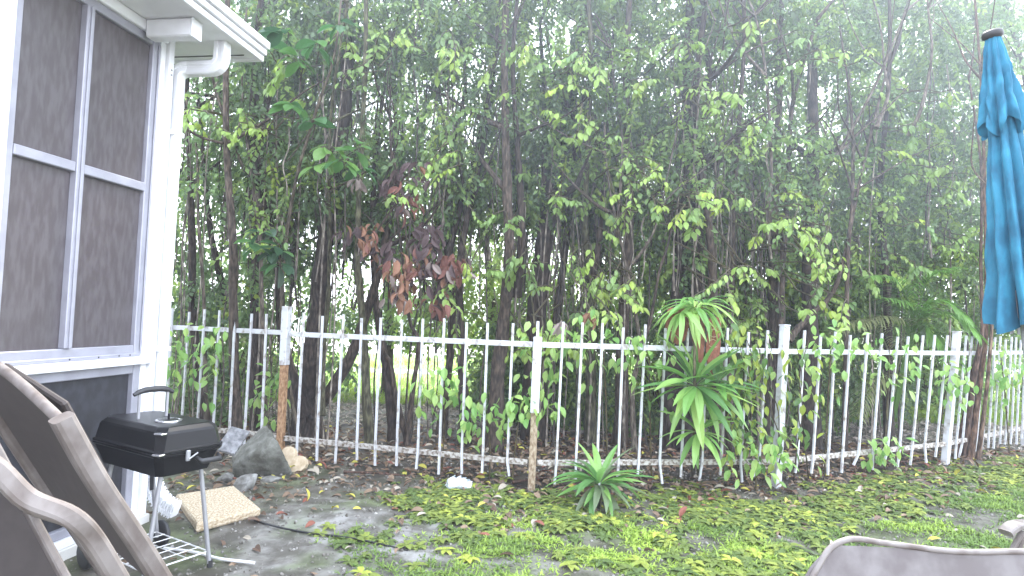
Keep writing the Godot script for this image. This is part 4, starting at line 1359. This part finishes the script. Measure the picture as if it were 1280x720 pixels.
	lv.bar(c - a1 * 0.18 - a2 * 0.12 + Vector3.UP * (seam - 0.11), c - a1 * 0.205 - a2 * 0.13 + Vector3.UP * (seam - 0.175), 0.028, 0.006, a1, 0.003)
	piece("ash_lever", lv, mats.black_plastic, grill)
	# legs
	var k := 0
	for q in [[-1.0, -1.0], [-1.0, 1.0], [1.0, -1.0], [1.0, 1.0]]:
		var p: Vector3 = c + a1 * 0.215 * q[0] + a2 * 0.095 * q[1] + Vector3.UP * (seam - 0.09)
		var f: Vector3 = c + a1 * 0.235 * q[0] + a2 * 0.165 * q[1]
		var low := 0.055 if q[0] > 0 else 0.0
		var s := Shape.new()
		s.tube([p, p.lerp(f, 0.5), f + Vector3.UP * low], [0.0105, 0.0105, 0.0105], 10)
		var leg := piece("leg", s, mats.dull_steel, grill)
		if q[0] < 0:
			var cap := Shape.new()
			cap.tube([f + Vector3.UP * 0.0, f + Vector3.UP * 0.03 + (p - f) * 0.02], [0.013, 0.013], 10)
			piece("foot_cap", cap, mats.black_plastic, leg)
		else:
			var wh := Shape.new()
			var wb := Basis(a1, a2, a1.cross(a2))
			wh.lathe(f + Vector3.UP * 0.07 + a2 * 0.02 * q[1] - a2 * 0.014, Basis(a1, a2, Vector3.UP), [Vector2(0.001, 0.0), Vector2(0.055, 0.0), Vector2(0.066, 0.004), Vector2(0.07, 0.010), Vector2(0.07, 0.020), Vector2(0.066, 0.026), Vector2(0.055, 0.03), Vector2(0.001, 0.03)], 24)
			piece("wheel", wh, mats.black_plastic, grill)
		k += 1
	# wire shelf
	var wy := 0.085
	var rim := Shape.new()
	var cr := []
	for q in [[-1.0, -1.0], [-1.0, 1.0], [1.0, 1.0], [1.0, -1.0], [-1.0, -1.0]]:
		cr.append(c + a1 * 0.23 * q[0] + a2 * 0.155 * q[1] + Vector3.UP * wy)
	for j in 4:
		rim.tube([cr[j], cr[j + 1]], [0.004, 0.004], 6)
	var shelf := piece("wire_shelf", rim, mats.wire_white, grill)
	for j in range(1, 6):
		var s := Shape.new()
		var x := lerpf(-0.23, 0.23, j / 6.0)
		s.tube([c + a1 * x - a2 * 0.155 + Vector3.UP * (wy + 0.004), c + a1 * x + a2 * 0.155 + Vector3.UP * (wy + 0.004)], [0.0028, 0.0028], 5)
		piece("shelf_wire", s, mats.wire_white, shelf)
	for j in range(1, 3):
		var s := Shape.new()
		var z := lerpf(-0.155, 0.155, j / 3.0)
		s.tube([c + a1 * -0.23 + a2 * z + Vector3.UP * (wy - 0.004), c + a1 * 0.23 + a2 * z + Vector3.UP * (wy - 0.004)], [0.0028, 0.0028], 5)
		piece("shelf_wire", s, mats.wire_white, shelf)


# ---------------------------------------------------------------- patio chairs
func flat_rail(pts: Array, w: float, t: float, side: Vector3) -> Shape:
	var s := Shape.new()
	var prof := []
	for k in 12:
		var a := TAU * (k + 0.5) / 12
		prof.append(Vector2(signf(cos(a)) * pow(absf(cos(a)), 0.5) * w * 0.5, signf(sin(a)) * pow(absf(sin(a)), 0.5) * t * 0.5))
	s.sweep(smooth_path(pts, 6), prof, side)
	return s

func build_chairs() -> void:
	# left: reclined sling chair, seen from behind
	var n_top := spot(78, 524, 1.5)
	var n_bot := spot(212, 742, 1.72)
	var f_top := spot(-62, 428, 1.98)
	var f_bot := f_top + (n_bot - n_top)
	var across := (f_top - n_top).normalized()
	var down := (n_bot - n_top).normalized()
	var out := across.cross(down).normalized()
	if out.z < 0:
		out = -out
	var left := thing("lounge_chair", Vector3((n_bot.x + f_bot.x) * 0.5, 0, (n_bot.z + f_bot.z) * 0.5), "weathered grey-brown lounge chair at the lower left, its back leaning towards the wall", "chair")
	var r := flat_rail([n_top - down * 0.005, n_top.lerp(n_bot, 0.3) + out * 0.006, n_top.lerp(n_bot, 0.7), n_bot + down * 0.06], 0.05, 0.062, across)
	piece("side_rail", r, mats.resin_grey, left)
	piece("side_rail", flat_rail([f_top, f_top.lerp(f_bot, 0.5), f_bot + down * 0.06], 0.05, 0.062, across), mats.resin_grey, left)
	var tr := Shape.new()
	tr.tube(smooth_path([n_top + down * 0.02, n_top.lerp(f_top, 0.35) + Vector3.UP * 0.02, n_top.lerp(f_top, 0.7) + Vector3.UP * 0.02, f_top + down * 0.02], 5), range(16).map(func(_k): return 0.014), 10)
	piece("top_rail", tr, mats.resin_grey, left)
	# sling panel with a shallow sag
	var sl := Shape.new()
	var nu := 14
	var nv := 10
	for j in nv + 1:
		for i2 in nu + 1:
			var t := float(i2) / nu
			var w := float(j) / nv
			var p := n_top.lerp(f_top, 0.03 + 0.94 * t) + (n_bot - n_top) * (0.02 + w * 1.05) - out * (0.05 * sin(PI * t) * sin(PI * clampf(w, 0, 1))) + Vector3.UP * 0.02 * sin(PI * t) * (1 - w)
			sl.vert(p, out)
	for j in nv:
		for i2 in nu:
			var a := j * (nu + 1) + i2
			sl.i.append_array([a, a + nu + 1, a + 1, a + 1, a + nu + 1, a + nu + 2])
	piece("back_sling", sl, mats.sling, left)
	# curved arm, nearer
	var arm := [spot(-70, 560, 1.30), spot(-10, 583, 1.32), spot(36, 625, 1.34), spot(88, 646, 1.37), spot(112, 668, 1.41), spot(140, 712, 1.46), spot(168, 760, 1.52)]
	piece("armrest", flat_rail(arm, 0.05, 0.045, out), mats.resin_grey, left)
	# seat, front legs and rear legs (below the frame)
	var seat_dir := (-(f_top - n_top).cross(Vector3.UP)).normalized()
	if seat_dir.z > 0:
		seat_dir = -seat_dir
	var st := Shape.new()
	var fold := -out * 0.075
	st.box((n_top + f_bot) * 0.5 + fold + across * 0.13, Vector3(n_top.distance_to(f_top) * 0.55, 0.4, 0.02), Basis(across, -down, across.cross(-down).normalized()).orthonormalized(), 0.006)
	piece("folded_seat", st, mats.sling, left)
	for q in [n_bot, f_bot]:
		var l := Shape.new()
		var foot: Vector3 = q + down * (q.y / -down.y)
		l.bar(foot, q + down * 0.04, 0.04, 0.032, across, 0.006)
		piece("leg", l, mats.resin_grey, left)
	# a second frame leans behind it
	var s2 := thing("folded_chair", spot(30, 720, 2.05) * Vector3(1, 0, 1), "dark folded chair frame leaning between the lounge chair and the house wall", "chair")
	var p0 := spot(-62, 452, 2.35)
	var p1 := spot(16, 600, 2.2)
	var p2 := spot(92, 742, 2.1)
	piece("side_rail", flat_rail([p0, p1, p2], 0.03, 0.05, across), mats.resin_grey, s2)
	var q0 := p0 + Vector3(-0.5, 0.02, -0.05)
	var q2 := p2 + Vector3(-0.5, 0.02, -0.05)
	piece("side_rail", flat_rail([q0, (q0 + q2) * 0.5, q2], 0.03, 0.05, across), mats.resin_grey, s2)
	var pn := Shape.new()
	pn.poly([p0, p2, q2, q0], out)
	pn.poly([p0 - out * 0.006, p2 - out * 0.006, q2 - out * 0.006, q0 - out * 0.006], -out)
	piece("panel", pn, mats.sling, s2)
	for q in [p2, q2]:
		var l := Shape.new()
		l.bar(Vector3(q.x + 0.1, 0, q.z), q, 0.03, 0.03, across, 0.005)
		piece("leg", l, mats.resin_grey, s2)
	# lower right: back of a grey sling chair
	var d0 := 1.12
	var a := spot(1046, 680, d0)
	var b := spot(1350, 692, d0 + 0.02)
	var w3 := (b - a).normalized()
	var dn := Vector3(-0.10, -0.95, 0.28).normalized()
	var chair := thing("patio_chair", Vector3((a.x + b.x) * 0.5, 0, a.z), "grey patio chair in the lower right corner, only the rounded top of its back showing", "chair")
	var outline := [a + dn * 0.62 - w3 * 0.09, a + dn * 0.14 - w3 * 0.065, a + dn * 0.03 - w3 * 0.03, a + w3 * 0.02 - dn * 0.008, a + w3 * 0.10 - dn * 0.004, a.lerp(b, 0.5) + dn * 0.005, b - w3 * 0.05, b + w3 * 0.02 + dn * 0.03, b + w3 * 0.06 + dn * 0.14, b + w3 * 0.09 + dn * 0.62]
	var fr := Shape.new()
	var op := smooth_path(outline, 6)
	fr.tube(op, range(op.size()).map(func(_k): return 0.0055), 10)
	piece("back_frame", fr, mats.resin_grey, chair)
	var cl := Shape.new()
	var half := outline.size() / 2
	var rows := 16
	var cn := w3.cross(dn).normalized()
	if cn.z < 0:
		cn = -cn
	for j in rows + 1:
		for i2 in 21:
			var w := j / float(rows)
			var t := i2 / 20.0
			var inset := 0.0
			if w < 0.22:
				inset = 0.075 * pow(1.0 - w / 0.22, 2.2)
			var p := a.lerp(b, 0.0) + w3 * lerpf(-0.088 + inset, a.distance_to(b) + 0.088 - inset, t) + dn * (w * 0.62 + 0.002) + cn * (-0.03 * sin(PI * t) * w + 0.0015 * (i2 % 2))
			cl.vert(p, cn)
	for j in rows:
		for i2 in 20:
			var q := j * 21 + i2
			cl.i.append_array([q, q + 1, q + 21, q + 1, q + 22, q + 21])
	piece("back_sling", cl, mats.sling_grey, chair)
	var seat2 := Shape.new()
	seat2.box((a + b) * 0.5 + dn * 0.62 + Vector3(0, -0.03, -0.22), Vector3(a.distance_to(b) + 0.1, 0.03, 0.46), Basis.IDENTITY, 0.01)
	piece("seat", seat2, mats.sling_grey, chair)
	for q in [[a, -0.09], [b, 0.09]]:
		for z in [0.05, -0.42]:
			var p: Vector3 = q[0] + w3 * q[1] + dn * 0.6
			var l := Shape.new()
			l.tube([Vector3(p.x, 0, p.z + z * 1.15), Vector3(p.x, p.y, p.z + z)], [0.014, 0.014], 8)
			piece("leg", l, mats.resin_grey, chair)
	# far lower right: the arm of another chair
	var c2 := thing("armchair", spot(1300, 700, 2.3) * Vector3(1, 0, 1), "pale curved chair arm reaching in from the right edge above the patio chair", "chair")
	piece("armrest", flat_rail([spot(1257, 666, 2.2), spot(1268, 657, 2.22), spot(1290, 654, 2.3), spot(1340, 652, 2.45)], 0.05, 0.025, Vector3.UP), mats.resin_grey, c2)
	for q in [[V(1278, 664), V(1258, 700), 2.24], [V(1278, 664), V(1262, 770), 2.25], [V(1340, 660), V(1345, 760), 2.45]]:
		var l := Shape.new()
		var e := spot(q[1].x, q[1].y, q[2])
		l.tube([spot(q[0].x, q[0].y, q[2]), e, Vector3(e.x - 0.02, 0, e.z)], [0.010, 0.010, 0.010], 8)
		piece("leg", l, mats.resin_grey, c2)
	var stt := Shape.new()
	stt.box(spot(1350, 760, 2.3) + Vector3(0.1, 0.0, 0), Vector3(0.5, 0.03, 0.45), Basis.IDENTITY, 0.01)
	piece("seat", stt, mats.resin_grey, c2)


# ---------------------------------------------------------------- umbrella
func build_umbrella() -> void:
	var d := 2.9
	var top := spot(1241, 46, d)
	var bot := spot(1283, 424, d)
	var axis := (bot - top).normalized()
	var fx := (Vector3.RIGHT - axis * Vector3.RIGHT.dot(axis)).normalized()
	var fz := axis.cross(fx).normalized()
	var foot := bot + axis * (bot.y / -axis.y)
	var um := thing("patio_umbrella", foot, "furled blue patio umbrella at the right edge", "umbrella")
	var pole := Shape.new()
	pole.tube([foot, top + axis * 0.02], [0.019, 0.019], 14)
	piece("pole", pole, mats.dull_steel, um)
	var bs := Shape.new()
	bs.lathe(Vector3(foot.x, 0, foot.z), Basis.IDENTITY, [Vector2(0.24, 0.0), Vector2(0.25, 0.01), Vector2(0.24, 0.04), Vector2(0.06, 0.07), Vector2(0.04, 0.09), Vector2(0.04, 0.3), Vector2(0.02, 0.31)], 28)
	piece("base", bs, mats.black_plastic, um)
	var cap := Shape.new()
	cap.lathe(top, Basis(fx, -axis, fz), [Vector2(0.001, 0.03), Vector2(0.036, 0.028), Vector2(0.042, 0.018), Vector2(0.042, -0.002), Vector2(0.03, -0.01)], 20)
	piece("finial", cap, mats.black_plastic, um)
	var span := top.distance_to(bot)
	# pleated cloth: profile of radii along the axis, folds round it
	var cloth := func(t0: float, t1: float, radii: Array, folds: int, deep: float, ph: float, ragged: float, rows := 40) -> Shape:
		var s := Shape.new()
		var cols := 144
		var pts := []
		for j in rows + 1:
			var w := float(j) / rows
			var f := w * (radii.size() - 1)
			var k := mini(int(f), radii.size() - 2)
			var r := lerpf(radii[k], radii[k + 1], smoothstep(0.0, 1.0, f - k))
			var line := []
			for i2 in cols:
				var an := TAU * i2 / cols
				var fold := sin(an * folds + ph + 0.5 * sin(w * 3.0 + an)) * 0.5 + 0.5
				fold = pow(fold, 0.6)
				var n2 := rough.get_noise_3d(cos(an) * 2.5 + ph, w * 4.0, sin(an) * 2.5)
				var rr: float = r * (1.0 - deep * w * (1.0 - fold) * 1.0 - deep * 0.3 * (1.0 - fold) + 0.25 * n2 * (0.3 + w))
				var tt := lerpf(t0, t1, w) + ragged * w * w * sin(an * folds * 0.5 + ph * 2.0) * 0.5
				line.append(top + axis * tt * span + fx * rr * cos(an) + fz * rr * sin(an))
			pts.append(line)
		for j in rows + 1:
			for i2 in cols:
				var du: Vector3 = pts[j][(i2 + 1) % cols] - pts[j][(i2 + cols - 1) % cols]
				var dv: Vector3 = pts[mini(j + 1, rows)][i2] - pts[maxi(j - 1, 0)][i2]
				var nn := du.cross(dv).normalized()
				if nn.dot(pts[j][i2] - (top + axis * (pts[j][i2] - top).dot(axis))) < 0:
					nn = -nn
				s.vert(pts[j][i2], nn)
		for j in rows:
			for i2 in cols:
				var a := j * cols + i2
				var b2 := j * cols + (i2 + 1) % cols
				s.i.append_array([a, b2, a + cols, b2, b2 + cols, a + cols])
		return s
	piece("canopy", cloth.call(0.015, 0.955, [0.03, 0.045, 0.055, 0.065, 0.08, 0.092, 0.106, 0.12, 0.132, 0.138], 9, 0.55, 0.4, 0.03), mats.blue_cloth, um)
	piece("vent_cap", cloth.call(0.0, 0.30, [0.03, 0.045, 0.06, 0.075, 0.088, 0.095], 9, 0.40, 1.3, 0.06, 24), mats.blue_cloth, um)
	# the loose end of one panel hanging lower
	var fl := Shape.new()
	for j in 13:
		for i2 in 9:
			var w := j / 12.0
			var t := i2 / 8.0
			var p := bot - axis * 0.16 + axis * w * (0.26 + 0.09 * t) + fx * lerpf(-0.07, 0.10, t) * (1.0 - 0.35 * w) + fz * (-0.11 - 0.03 * sin(t * 7.0 + w * 3.0))
			if fz.z > 0:
				p = bot - axis * 0.16 + axis * w * (0.26 + 0.09 * t) + fx * lerpf(-0.07, 0.10, t) * (1.0 - 0.35 * w) + fz * (0.11 + 0.03 * sin(t * 7.0 + w * 3.0))
			fl.vert(p, Vector3(0.25 * cos(t * 7.0 + w * 3.0), 0.1, 1).normalized())
	for j in 12:
		for i2 in 8:
			var a := j * 9 + i2
			fl.i.append_array([a, a + 1, a + 9, a + 1, a + 10, a + 9])
	piece("loose_panel", fl, mats.blue_cloth, um)
	for k in 8:
		var an := TAU * (k + 0.5) / 8
		var o := fx * cos(an) + fz * sin(an)
		var s := Shape.new()
		s.tube([top + axis * 0.06 + o * 0.03, bot - axis * 0.03 + o * 0.055], [0.006, 0.006], 6)
		piece("rib", s, mats.dull_steel, um)


# ---------------------------------------------------------------- small things on the ground
func stone(c: Vector3, r: Vector3, sd: int, cuts: int, b := Basis.IDENTITY) -> Shape:
	var g := RandomNumberGenerator.new()
	g.seed = sd
	var planes := []
	for k in cuts:
		var z := g.randf_range(-0.7, 0.9)
		var a := g.randf_range(0, TAU)
		var q := sqrt(1 - z * z)
		planes.append([Vector3(q * cos(a), z, q * sin(a)), g.randf_range(0.55, 0.85)])
	var s := Shape.new()
	var nu := 36
	var nv := 22
	var pts := []
	for j in nv + 1:
		for k in nu:
			var th := PI * j / nv
			var ph := TAU * k / nu
			var d := Vector3(sin(th) * cos(ph), cos(th), sin(th) * sin(ph))
			var l := 1.0
			for pl in planes:
				var dt: float = d.dot(pl[0])
				if dt > 0.01:
					l = minf(l, pl[1] / dt)
			l *= 1.0 + 0.09 * rough.get_noise_3d(d.x * 4.0 + sd, d.y * 4.0, d.z * 4.0) + 0.03 * rough.get_noise_3d(d.x * 14.0 + sd, d.y * 14.0, d.z * 14.0)
			pts.append(c + b * (d * l * r))
	for p in pts:
		s.vert(p, Vector3.UP)
	for j in nv:
		for k in nu:
			var a := j * nu + k
			var b2 := j * nu + (k + 1) % nu
			s.i.append_array([a, b2, a + nu, b2, b2 + nu, a + nu])
	for k in s.n.size():
		s.n[k] = Vector3.ZERO
	for k in range(0, s.i.size(), 3):
		var n3 := (pts[s.i[k + 1]] - pts[s.i[k]]).cross(pts[s.i[k + 2]] - pts[s.i[k]]) * -1.0 as Vector3
		for j in 3:
			s.n[s.i[k + j]] += n3
	for k in s.n.size():
		var nn: Vector3 = s.n[k].normalized()
		if nn.length() < 0.5:
			nn = (pts[k] - c).normalized()
		s.n[k] = nn if nn.dot(pts[k] - c) > 0 else -nn
	return s

func build_small_things() -> void:
	# boulder and broken pieces by the fence's left end
	var q := ground(318, 596)
	var bo := stone(q + Vector3(0, 0.1, -0.1), Vector3(0.30, 0.29, 0.22), 12, 11)
	bo.c.fill(Color(0.6, 0.61, 0.55))
	tag(piece("boulder", bo, mats.rock), "large dark grey boulder beside the slim trunk at the fence", "boulder")
	var blocks := [["grey broken concrete block lying in front of the boulder", V(306, 612), Vector3(0.17, 0.10, 0.12), 0.5, 0.45, 0.9], ["upright pale concrete chip leaning on the boulder", V(308, 588), Vector3(0.10, 0.12, 0.05), 0.1, 0.1, 0.9], ["small brownish stone left of the broken block", V(281, 602), Vector3(0.12, 0.06, 0.09), 1.0, 0.1, 0.75], ["flat grey stone right of the broken block", V(340, 602), Vector3(0.14, 0.04, 0.09), 0.3, 0.05, 0.6]]
	for e in blocks:
		var p := ground(e[1].x, e[1].y)
		var s := stone(p + Vector3(0, e[2].y * 0.35, 0), e[2] * 0.68, int(e[1].x), 12, Basis.from_euler(Vector3(0, e[3], e[4])))
		s.c.fill(Color(e[5], e[5], e[5] * 0.97) * 1.5)
		tag(piece("stone", s, mats.rock), e[0], "stone", "stones by the boulder")
	# grey sheet leaning on the boulder
	var gs := Shape.new()
	var c := spot(291, 551, 4.45)
	gs.box(c, Vector3(0.14, 0.24, 0.025), Basis.from_euler(Vector3(-0.95, 0.45, -0.45)), 0.004)
	tag(piece("leaning_slab", gs, mats.dull_concrete), "pale grey slab leaning on the boulder behind the grill", "slab")
	# tan paving slab
	var k4 := [ground(219, 630), ground(292, 618), ground(325, 647), ground(245, 668)]
	var cc: Vector3 = (k4[0] + k4[1] + k4[2] + k4[3]) * 0.25
	var fl := PackedVector2Array()
	for p in k4:
		fl.append(Vector2(p.x - cc.x, p.z - cc.z))
	var sl := Shape.new()
	sl.prism(fl, cc + Vector3(0, 0.035, 0), Basis(Vector3(1, 0, 0), Vector3(0, 0, 1), Vector3(0, 1, 0)), 0.055, 0.012)
	tag(piece("paving_slab", sl, mats.slab), "square tan paving slab on the soil behind the grill", "slab")
	# wooden heart
	var hc := spot(365, 578, 4.97)
	var hp := PackedVector2Array()
	for k in 26:
		var t := TAU * (k + 0.5) / 26
		hp.append(Vector2(16.0 * pow(sin(t), 3.0), 13.0 * cos(t) - 5.0 * cos(2 * t) - 2.0 * cos(3 * t) - cos(4 * t)) * 0.0080)
	var hs := Shape.new()
	hs.prism(hp, hc, Basis.from_euler(Vector3(-0.3, -0.15, -0.55)), 0.05, 0.0025)
	tag(piece("heart_plaque", hs, mats.wood_pale), "pale heart-shaped plaque leaning at the foot of the first rusty post", "plaque")
	# plastic bag
	var bp := ground(571, 613)
	var bg := stone(bp + Vector3(0, 0.03, 0), Vector3(0.12, 0.07, 0.08), 71, 16)
	for k in bg.v.size():
		var d: Vector3 = bg.v[k] - bp
		bg.v[k] += Vector3(0.03, 0.035, 0.02) * rough.get_noise_3d(d.x * 60.0, d.y * 60.0, d.z * 60.0)
	tag(piece("plastic_bag", bg, mats.thin_plastic), "crumpled pale plastic bag on the leaf litter under the fence", "plastic bag")
	# white pipe and black cable
	var pp := Shape.new()
	pp.tube(smooth_path([ground(205, 688) + Vector3.UP * 0.012, ground(245, 694) + Vector3.UP * 0.014, ground(275, 702) + Vector3.UP * 0.014, ground(318, 706) + Vector3.UP * 0.010], 4), range(13).map(func(_k): return 0.008), 10)
	tag(piece("white_pipe", pp, mats.wire_white), "thin white plastic pipe lying on the soil beside the grill", "pipe")
	var cb := Shape.new()
	var cp := smooth_path([ground(318, 652) + Vector3.UP * 0.008, ground(350, 662) + Vector3.UP * 0.012, ground(390, 669) + Vector3.UP * 0.010, ground(430, 674) + Vector3.UP * 0.012, ground(470, 681) + Vector3.UP * 0.010, ground(510, 690) + Vector3.UP * 0.006], 5)
	cb.tube(cp, cp.map(func(_k): return 0.006), 7)
	tag(piece("black_cable", cb, mats.cable), "black cable lying across the grey soil", "cable")
	# fallen sticks at the foot of the fence
	for e in [["reddish fallen stick lying under the bottom rail", V(430, 593), V(512, 598)], ["dark fallen stick under the fence right of the plastic bag", V(640, 606), V(720, 596)], ["thin fallen stick under the fence left of the tall plant", V(770, 604), V(860, 610)], ["fallen stick under the fence by the rightmost post", V(1060, 590), V(1160, 575)]]:
		var a := ground(e[1].x, e[1].y) + Vector3.UP * 0.02
		var b := ground(e[2].x, e[2].y) + Vector3.UP * 0.02
		var sh := stem_shape([a, a.lerp(b, 0.4) + Vector3(0, 0.01, 0.02), b], 0.011, 0.006, 6)
		sh.c.fill(Color(0.14, 0.085, 0.065))
		tag(piece("fallen_stick", sh, mats.bark), e[0], "stick", "fallen sticks under the fence")


# ---------------------------------------------------------------- grass, weeds, litter, gravel
func grass_tuft(h: float, blades: int) -> ArrayMesh:
	var s := Shape.new()
	for k in blades:
		var a := rnd(0, TAU)
		var dir := Vector3(cos(a) * rnd(0.2, 0.9), 1.0, sin(a) * rnd(0.2, 0.9))
		var g := rnd(0.7, 1.25)
		s.col = Color(g, g, g)
		s.leaf(Vector3(cos(a) * rnd(0, 0.02), -0.005, sin(a) * rnd(0, 0.02)), dir, Vector3(-cos(a), 0.2, -sin(a)), h * rnd(0.6, 1.15), 0.006, rnd(0.5, 1.5), 0.2, 3, 0.3)
	return s.done()

func build_grass() -> void:
	var ts := []
	var cols := PackedColorArray()
	var tries := 0
	while ts.size() < 28000 and tries < 200000:
		tries += 1
		var p := Vector3(rnd(-2.2, 8.6), 0, rnd(-8.4, -2.2))
		if p.x < -0.95 * -p.z or p.x > 1.25 * -p.z:
			continue
		if rng.randf() > grassy(p):
			continue
		p.y = height_at(p.x, p.z)
		ts.append(Transform3D(Basis(Vector3.UP, rnd(0, TAU)).scaled(Vector3(1.0, rnd(0.6, 1.3), 1.0) * rnd(0.7, 1.25)), p))
		var nz := clump.get_noise_3d(p.x * 2.0, 40.0, p.z * 2.0)
		cols.append(Color(0.15, 0.24, 0.05).lerp(Color(0.38, 0.52, 0.08), clampf(0.5 + nz * 1.6 + rnd(-0.35, 0.35) - 0.6 * smoothstep(1.2, 3.0, p.x), 0, 1)))
	tag(many("lawn_grass", grass_tuft(0.048, 8), mats.grass, self, ts, cols), "short patchy green lawn grass in front of the fence", "grass")
	# broad-leaved weeds
	var w := Shape.new()
	for k in 7:
		var a := TAU * k / 7 + rnd(-0.3, 0.3)
		var g := rnd(0.8, 1.2)
		w.col = Color(g, g, g)
		w.leaf(Vector3(0, 0.01, 0), Vector3(cos(a), rnd(0.2, 0.8), sin(a)), Vector3.UP, rnd(0.035, 0.06), rnd(0.02, 0.03), 0.9, 0.2, 3)
	var wm := w.done()
	ts = []
	cols = PackedColorArray()
	tries = 0
	while ts.size() < 3000 and tries < 200000:
		tries += 1
		var p := Vector3(rnd(-2.2, 6.0), 0, rnd(-6.8, -2.4))
		if p.x < -0.9 * -p.z or p.x > 0.95 * -p.z:
			continue
		var near := exp(-pow((p.z - fence_z(p.x) - 0.55) * 3.0, 2.0)) * smoothstep(-1.2, -0.3, p.x)
		if rng.randf() > maxf(grassy(p) * 0.3 * smoothstep(3.2, 0.5, p.x), near * lerpf(0.9, 0.4, smoothstep(0.8, 2.0, p.x))) * clampf(0.5 + 2.0 * clump.get_noise_3d(p.x * 2.4, 60.0, p.z * 2.4), 0.03, 1.0):
			continue
		p.y = height_at(p.x, p.z)
		ts.append(Transform3D(Basis(Vector3.UP, rnd(0, TAU)).scaled(Vector3.ONE * rnd(0.7, 1.5)), p))
		cols.append(Color(0.09, 0.14, 0.035).lerp(Color(0.38, 0.43, 0.07), rng.randf() * rng.randf() * 1.2))
	tag(many("lawn_weeds", wm, mats.grass, self, ts, cols), "low yellow-green weeds spread through the lawn", "weeds")
	# leaf litter
	ts = []
	cols = PackedColorArray()
	tries = 0
	while ts.size() < 14000 and tries < 200000:
		tries += 1
		var p := Vector3(rnd(-5.5, 7.5), 0, rnd(-9.6, -2.5))
		if absf(p.x) > 1.0 * -p.z:
			continue
		var d := p.z - fence_z(p.x)
		var k := 0.9 if d < 0.1 else 1.0 * exp(-d * d * 2.6) + 0.022 + 0.5 * exp(-Vector2((p.x + 1.95) * 2.2, (p.z + 4.3) * 2.2).length_squared())
		if p.z < -7.0:
			k = 0.8
		if rng.randf() > k:
			continue
		p.y = height_at(p.x, p.z) + rnd(0.002, 0.02)
		var b := facing(Vector3(rnd(-1, 1), rnd(-0.2, 0.35), rnd(-1, 1)), rnd(-0.6, 0.6)).scaled(Vector3.ONE * rnd(0.05, 0.10))
		ts.append(Transform3D(b, p))
		var r := rng.randf()
		var c := Color(0.10, 0.06, 0.04).lerp(Color(0.24, 0.17, 0.11), rng.randf())
		if r < 0.12:
			c = Color(0.34, 0.30, 0.24)
		elif r < 0.2:
			c = Color(0.2, 0.07, 0.045)
		elif r < 0.27:
			c = Color(0.42, 0.38, 0.07)
		if p.z < -7.0:
			c = c.lerp(Color(0.42, 0.38, 0.34), 0.7)
		cols.append(c)
	tag(many("leaf_litter", dry_leaf, mats.leaf_dry, self, ts, cols), "brown and yellow fallen leaves along the foot of the fence", "leaf litter")
	# pebbles and crumbs of soil
	var pe := stone(Vector3.ZERO, Vector3(1, 0.6, 0.8), 3, 8)
	var lo := Shape.new()
	for j in [[0, 1]]:
		lo.box(Vector3.ZERO, Vector3(1.6, 1.0, 1.3), Basis.from_euler(Vector3(0.3, 0.4, 0.2)), 0.35)
	ts = []
	cols = PackedColorArray()
	for k in 20000:
		var p := Vector3(rnd(-2.4, 5.5), 0, rnd(-5.6, -2.4))
		if p.x < -0.9 * -p.z or p.x > 0.9 * -p.z or rng.randf() > 1.05 - grassy(p):
			continue
		p.y = height_at(p.x, p.z)
		ts.append(Transform3D(Basis.from_euler(Vector3(rnd(0, 6), rnd(0, 6), rnd(0, 6))).scaled(Vector3.ONE * (0.002 + 0.013 * pow(rng.randf(), 4.0))), p))
		cols.append(Color(0.16, 0.15, 0.13).lerp(Color(0.38, 0.37, 0.35), rng.randf()))
	tag(many("gravel", lo.done(), tinted("gravel", "rock", Color(1, 1, 1)), self, ts, cols), "small gravel and crumbs scattered on the bare soil", "gravel")
